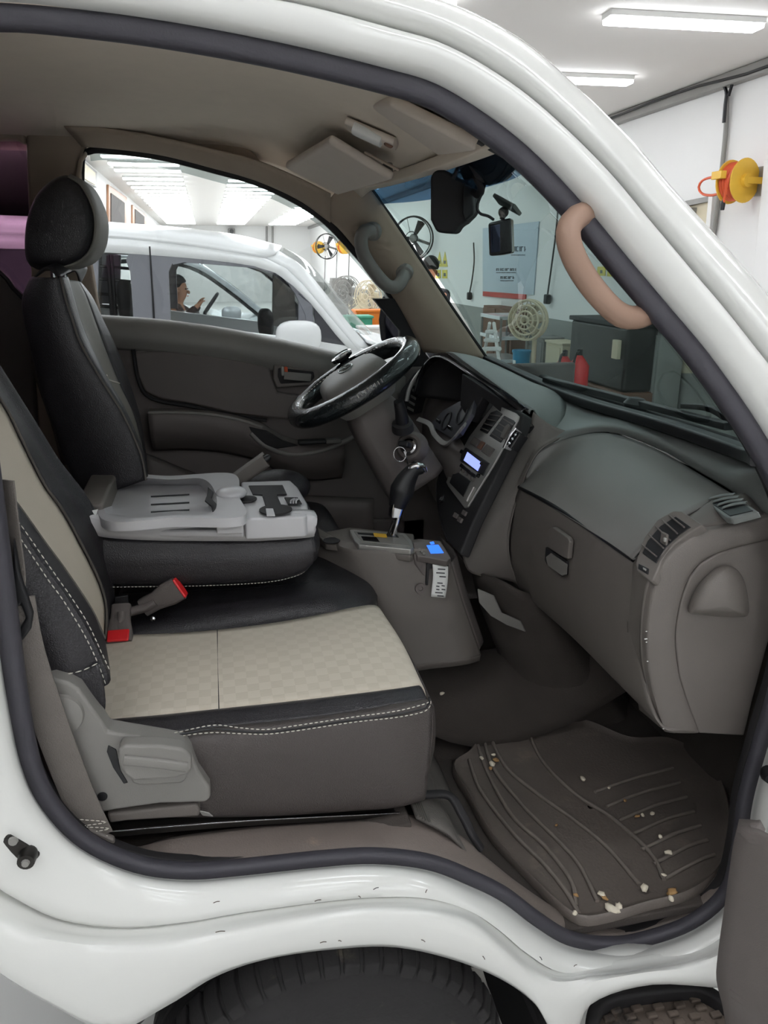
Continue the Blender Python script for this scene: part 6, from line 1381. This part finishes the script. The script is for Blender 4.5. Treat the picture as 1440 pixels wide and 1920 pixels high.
# front end of the console
ce = [sideT[-1], sideM[-1], sideB[-1]]
loft('console_front', [ce, [p + V((.03, .06, 0)) for p in ce], [p + V((.03, .2, 0)) for p in ce]], 'trim_dark', fc, 14, 4, thick=.004)
prism('console_top', [P(592, 1000, Z=CT), P(655, 988, Z=CT), P(776, 1000, Z=CT), P(779, 1038, Z=CT - .01), P(770, 1040, Z=CT), P(670, 1028, Z=CT), P(610, 1018, Z=CT)], (0, 0, -.02), 'trim', fc, bevel=.005)
lathe('cup_recess', [(0, 0), (.022, 0), (.022, .002), (0, .002)], P(622, 1014, Z=CT + .003), (0, 0, 1), 'black_soft', fc, 22)
gpz = CT + .014
sg_ = prism('selector_gate', [P(a, b, Z=gpz) for a, b in ((655, 993), (662, 992), (760, 1000), (772, 1012), (776, 1026), (770, 1030), (672, 1021), (664, 1014))], (0, 0, -.016), 'silver', fc, bevel=.003, seg=2)
prism('gate_plate', [P(a, b, Z=gpz + .002) for a, b in ((664, 996), (755, 1003), (766, 1016), (768, 1023), (676, 1014))], (0, 0, -.003), 'trim_grey', sg_, bevel=.001)
prism('gate_window', [P(a, b, Z=gpz + .004) for a, b in ((677, 1005), (706, 1007), (712, 1015), (681, 1012))], (0, 0, -.003), 'black_gloss', sg_, bevel=.001)
prism('gate_slot', [P(a, b, Z=gpz + .0035) for a, b in ((670, 998), (745, 1003), (748, 1007), (672, 1001))], (0, 0, -.003), 'black', sg_, bevel=.001); prism('gate_slip', [P(a, b, Z=gpz + .005) for a, b in ((700, 999), (724, 1001), (726, 1007), (702, 1005))], (0, 0, -.002), 'yellow', sg_, bevel=.0005)
sl = thing('gear_selector', 'automatic gear selector with black knob and chrome shaft', 'gear lever', P(738, 1010, Z=gpz))
g0 = P(736, 1010, Y=.80); g1 = P(746, 972, Y=.80); g2_ = P(754, 935, Y=.80); g3_ = P(764, 905, Y=.80); g4_ = P(780, 880, Y=.80)
tube('shaft', [g0, g1, P(748, 962, Y=.80)], .0075, 'chrome', sl, n=10, seg=10); tube('shaft_guide', [g0 + V((-.016, 0, 0)), g1 + V((-.010, 0, -.005))], .004, 'steel_dark', sl, n=6, seg=8)
kb_ = sweep('knob', [P(744, 950, Y=.80), P(752, 925, Y=.80), P(762, 900, Y=.80), P(776, 882, Y=.80), P(792, 878, Y=.80)], rrect(.023, .025, .95, 4), 'black', sl, n=26, up=(0, 1, 0), scale=[.85, 1.0, 1.15, 1.2, .55])
sweep('knob_collar', [P(740, 968, Y=.80), P(743, 953, Y=.80), P(746, 943, Y=.80)], rrect(.020, .021, .5, 3), 'chrome', sl, n=8, up=(0, 1, 0), scale=[.7, .85, .92])
sweep('knob_cap', [P(758, 888, Y=.80), P(772, 874, Y=.80), P(790, 872, Y=.80), P(798, 884, Y=.80)], rrect(.018, .008, .9, 3), 'chrome', kb_, n=14, up=(0, 1, 0), scale=[.4, .9, 1, .5])
# fare unit with blue display and paper slip
mt = thing('meter_unit', 'dark printer unit with blue display on the console side', 'printer', P(810, 1060, Y=.70))
mo_ = [P(a, b, Y=.705) for a, b in ((775, 1040), (800, 1036), (843, 1040), (848, 1058), (842, 1090), (800, 1092), (778, 1060))]
prism('unit_body', mo_, (.0, .08, .01), 'trim_dark', mt, bevel=.006, seg=2)
mpl = plane3(P(776, 1018, Y=.745), P(826, 1016, Y=.742), P(842, 1042, Y=.692)); mn = mpl[1] if mpl[1].z > 0 else -mpl[1]
mq = lambda pts, off=0: [P(a, b, pl=(mpl[0] + mn * off, mpl[1])) for a, b in pts]
tp = prism('unit_top', mq([(775, 1016), (815, 1013), (828, 1018), (846, 1046), (838, 1052), (782, 1042), (776, 1030)], .002), -mn * .02, 'trim_dark', mt, bevel=.003)
prism('blue_display', mq([(800, 1022), (822, 1021), (832, 1036), (808, 1037)], .004), -mn * .003, 'lcd_blue', tp, bevel=.0005); prism('blue_lamp', mq([(806, 1016), (813, 1015), (815, 1019), (808, 1020)], .004), -mn * .003, 'lcd_blue', tp, bevel=.0005)
for k in range(3): prism('unit_button', mq([(784 + 4 * k, 1028 + 4 * k), (788 + 4 * k, 1027 + 4 * k), (790 + 4 * k, 1031 + 4 * k), (786 + 4 * k, 1032 + 4 * k)], .004), -mn * .003, 'trim_grey', tp, bevel=.0005)
prism('paper_slot', PL([(800, 1058), (806, 1052), (838, 1052), (842, 1060), (840, 1068), (806, 1066), (803, 1098), (798, 1098)], Y=.700), (0, .01, 0), 'black', mt, bevel=.002)
sl_ = thing('paper_slip', 'white printed paper slip hanging from the printer unit', 'receipt', P(825, 1118, Y=.69))
loft('paper_sheet', [PL([(811, 1058), (812, 1080), (810, 1100), (808, 1119)], Y=.692), PL([(840, 1062), (840, 1082), (838, 1102), (835, 1121)], Y=.692)], 'paper', sl_, 10, 4, thick=.0006)
for a, b, w_ in ((821, 1066, 14), (818, 1073, 16), (824, 1080, 12), (820, 1092, 10), (818, 1098, 6), (828, 1097, 6), (818, 1104, 6), (828, 1104, 7), (816, 1110, 14), (820, 1116, 12)):
    prism('print_line', PL([(a, b), (a + w_, b + .8), (a + w_, b + 3), (a, b + 2.2)], Y=.6905), (0, .0006, 0), 'ink', sl_, bevel=0)
lathe('console_screw', [(0, 0), (.014, 0), (.013, .004), (.006, .004), (.005, .001), (0, .001)], P(788, 1103, Y=.70), (0, -1, .1), 'trim_dark', fc, 18)

# ================================================================== mirror and dash camera under the header
rv = thing('rear_view_mirror', 'black rear view mirror hanging below the windscreen header', 'mirror', P(850, 440, Y=.72))
prism('mirror_housing', PL([(806, 330), (815, 318), (832, 318), (868, 338), (886, 345), (890, 365), (888, 400), (870, 418), (858, 424), (852, 438), (818, 436), (806, 412)], Y=.70), (.03, .05, 0), 'black_soft', rv, bevel=.010, seg=3)
prism('mirror_back', PL([(868, 345), (886, 350), (888, 400), (872, 414), (866, 400)], Y=.69), (.01, .012, 0), 'black', rv, bevel=.004)
tube('mirror_stem', [P(870, 350, Y=.72), P(885, 345, Y=.74), P(880, 315, Y=.76), P(872, 290, Y=.78)], .012, 'black', rv, n=16, seg=10, scale=[1, 1.2, 1.6, 2.2])
tube('mirror_cable', [P(862, 295, Y=.70), P(858, 315, Y=.69), P(850, 335, Y=.69)], .004, 'black', rv, n=10, seg=6)
tt = thing('windscreen_reflection', 'dark shape added for a reflection in the top of the windscreen', 'reflection', P(925, 345, Y=.62))  # solid dark shape added for a reflection in the glass, no real device
prism('reflection_shape', PL([(872, 300), (890, 275), (950, 268), (975, 290), (955, 330), (915, 342), (895, 340)], Y=.58), (.03, .07, 0), 'black_soft', tt, bevel=.012, seg=3)
tube('reflection_arm', [P(892, 330, Y=.6), P(902, 350, Y=.62), P(898, 365, Y=.65), P(888, 360, Y=.68)], .008, 'black_soft', tt, n=14, seg=8)
dc = thing('dash_camera', 'small black dash camera with lens facing the cab under the windscreen', 'camera', P(938, 478, Y=.62))
cbk = prism('camera_body', PL([(915, 418), (940, 412), (958, 408), (960, 474), (940, 478), (917, 480)], Y=.62), (.02, .035, 0), 'black_gloss', dc, bevel=.004, seg=2)
prism('camera_screen', PL([(920, 424), (938, 420), (938, 472), (921, 474)], Y=.617), (0, .003, 0), 'mirror_glass', cbk, bevel=.001)
ell('ball_joint', P(944, 398, Y=.64), (.011, .011, .011), 'grey_metal', dc); tube('joint_arm', [P(942, 410, Y=.635), P(944, 398, Y=.64), P(950, 386, Y=.65)], .006, 'grey_metal', dc, n=8, seg=8)
b0 = P(932, 373, Y=.66); b1 = P(970, 394, Y=.60)
sweep('mount_plate', [b0, b0.lerp(b1, .5), b1], rrect(.004, .016, .6), 'grey_metal', dc, n=8, up=(.6, 0, .8))
tube('camera_cable', [P(926, 412, Y=.63), P(915, 405, Y=.63), P(900, 400, Y=.63), P(895, 385, Y=.63), P(908, 350, Y=.63), P(910, 320, Y=.62), P(905, 295, Y=.6)], .003, 'black', dc, n=30, seg=6)

# ================================================================== rubber floor mat with ridges and crumbs
fm = thing('floor_mat', 'dark ribbed rubber mat covering the passenger footwell', 'floor mat', (.8, .35, .46))
mp_ = [(848, 1438), (880, 1410), (912, 1375), (1000, 1362), (1090, 1352), (1180, 1385), (1260, 1388), (1330, 1430), (1365, 1500), (1368, 1580), (1345, 1640), (1290, 1680), (1215, 1700), (1140, 1722), (1085, 1726), (1035, 1690), (985, 1640), (920, 1570), (880, 1500)]
MZ = lambda a, b: .458 + .02 * max(0, (1000 - a) / 150) * max(0, (1500 - b) / 100)
mpts = [P(a, b, Z=.458) for a, b in mp_]
cmx = V((sum(p.x for p in mpts) / len(mpts), sum(p.y for p in mpts) / len(mpts), .458))
oc = spl(mpts, 120, True)
def ringm(s, dz): return [cmx + (p - cmx) * s + V((0, 0, dz)) for p in oc]
grid('mat_sheet', [ringm(1, -.012), ringm(1, .006), ringm(.985, .010), ringm(.965, .004), ringm(.93, .0), ringm(.5, 0), ringm(.02, 0)], 'rubber_mat', fm, cu=True, smooth=60)
rid = [[(880, 1425), (900, 1480), (960, 1560), (1020, 1620), (1060, 1670), (1085, 1712)], [(895, 1395), (915, 1450), (960, 1530), (1020, 1585), (1070, 1650), (1080, 1700)],
       [(905, 1380), (925, 1440), (980, 1510), (1040, 1570), (1085, 1620), (1120, 1690)], [(920, 1385), (950, 1440), (1010, 1490), (1080, 1540), (1140, 1590), (1200, 1660)],
       [(990, 1372), (1020, 1430), (1080, 1490), (1150, 1535), (1220, 1600), (1245, 1650)]]
for r_ in rid: sweep('mat_ridge', [P(a, b, Z=.461) for a, b in r_], rrect(.005, .0045, .9), 'rubber_worn', fm, n=30, up=(0, 0, 1))
for k in range(7): sweep('mat_ridge', [P(1115 + 22 * k, 1485 + 27 * k, Z=.461), P(1180 + 22 * k, 1462 + 25 * k, Z=.461), P(1262 + 13 * k, 1440 + 27 * k, Z=.461)], rrect(.004, .004, .9), 'rubber_worn', fm, n=14, up=(0, 0, 1))
cr_ = [(903, 1421, 7, 0), (923, 1432, 9, 0), (930, 1425, 8, 1), (925, 1415, 6, 0), (920, 1440, 6, 1), (1093, 1460, 8, 0), (1142, 1477, 4, 0), (1172, 1501, 5, 1), (1195, 1530, 6, 1), (1205, 1528, 5, 0), (1223, 1525, 6, 0), (1238, 1568, 6, 0), (1253, 1598, 8, 0), (1208, 1664, 10, 0), (1260, 1672, 11, 1), (1258, 1684, 7, 0), (1128, 1676, 8, 0), (1134, 1684, 6, 1), (1080, 1678, 5, 1), (1078, 1712, 6, 0), (1147, 1704, 14, 0), (1160, 1700, 10, 0), (829, 1300, 7, 0), (1245, 1640, 5, 0), (1043, 1547, 4, 1)]
for a, b, s_, k in cr_:
    c = P(a, b, Z=.466 if b > 1350 else .60); r_ = s_ / 1440 * 2.0
    bm = bmesh.new(); bmesh.ops.create_icosphere(bm, subdivisions=2, radius=1)
    for v in bm.verts: v.co *= random.uniform(.7, 1.15)
    me = bpy.data.meshes.new('crumb'); rot = Matrix.Rotation(random.uniform(0, 6), 3, 'Z')
    for v in bm.verts: v.co = c + rot @ V((v.co.x * r_ * .9, v.co.y * r_ * .6, v.co.z * r_ * .35))
    bm.to_mesh(me); bm.free()
    for p in me.polygons: p.use_smooth = True
    tag(link('crumb', me, 'crumb_brown' if k else 'crumb'), 'tan crumb on the dark footwell floor' if k else 'white crumb on the dark footwell floor', 'crumb', 'crumbs on the footwell floor')
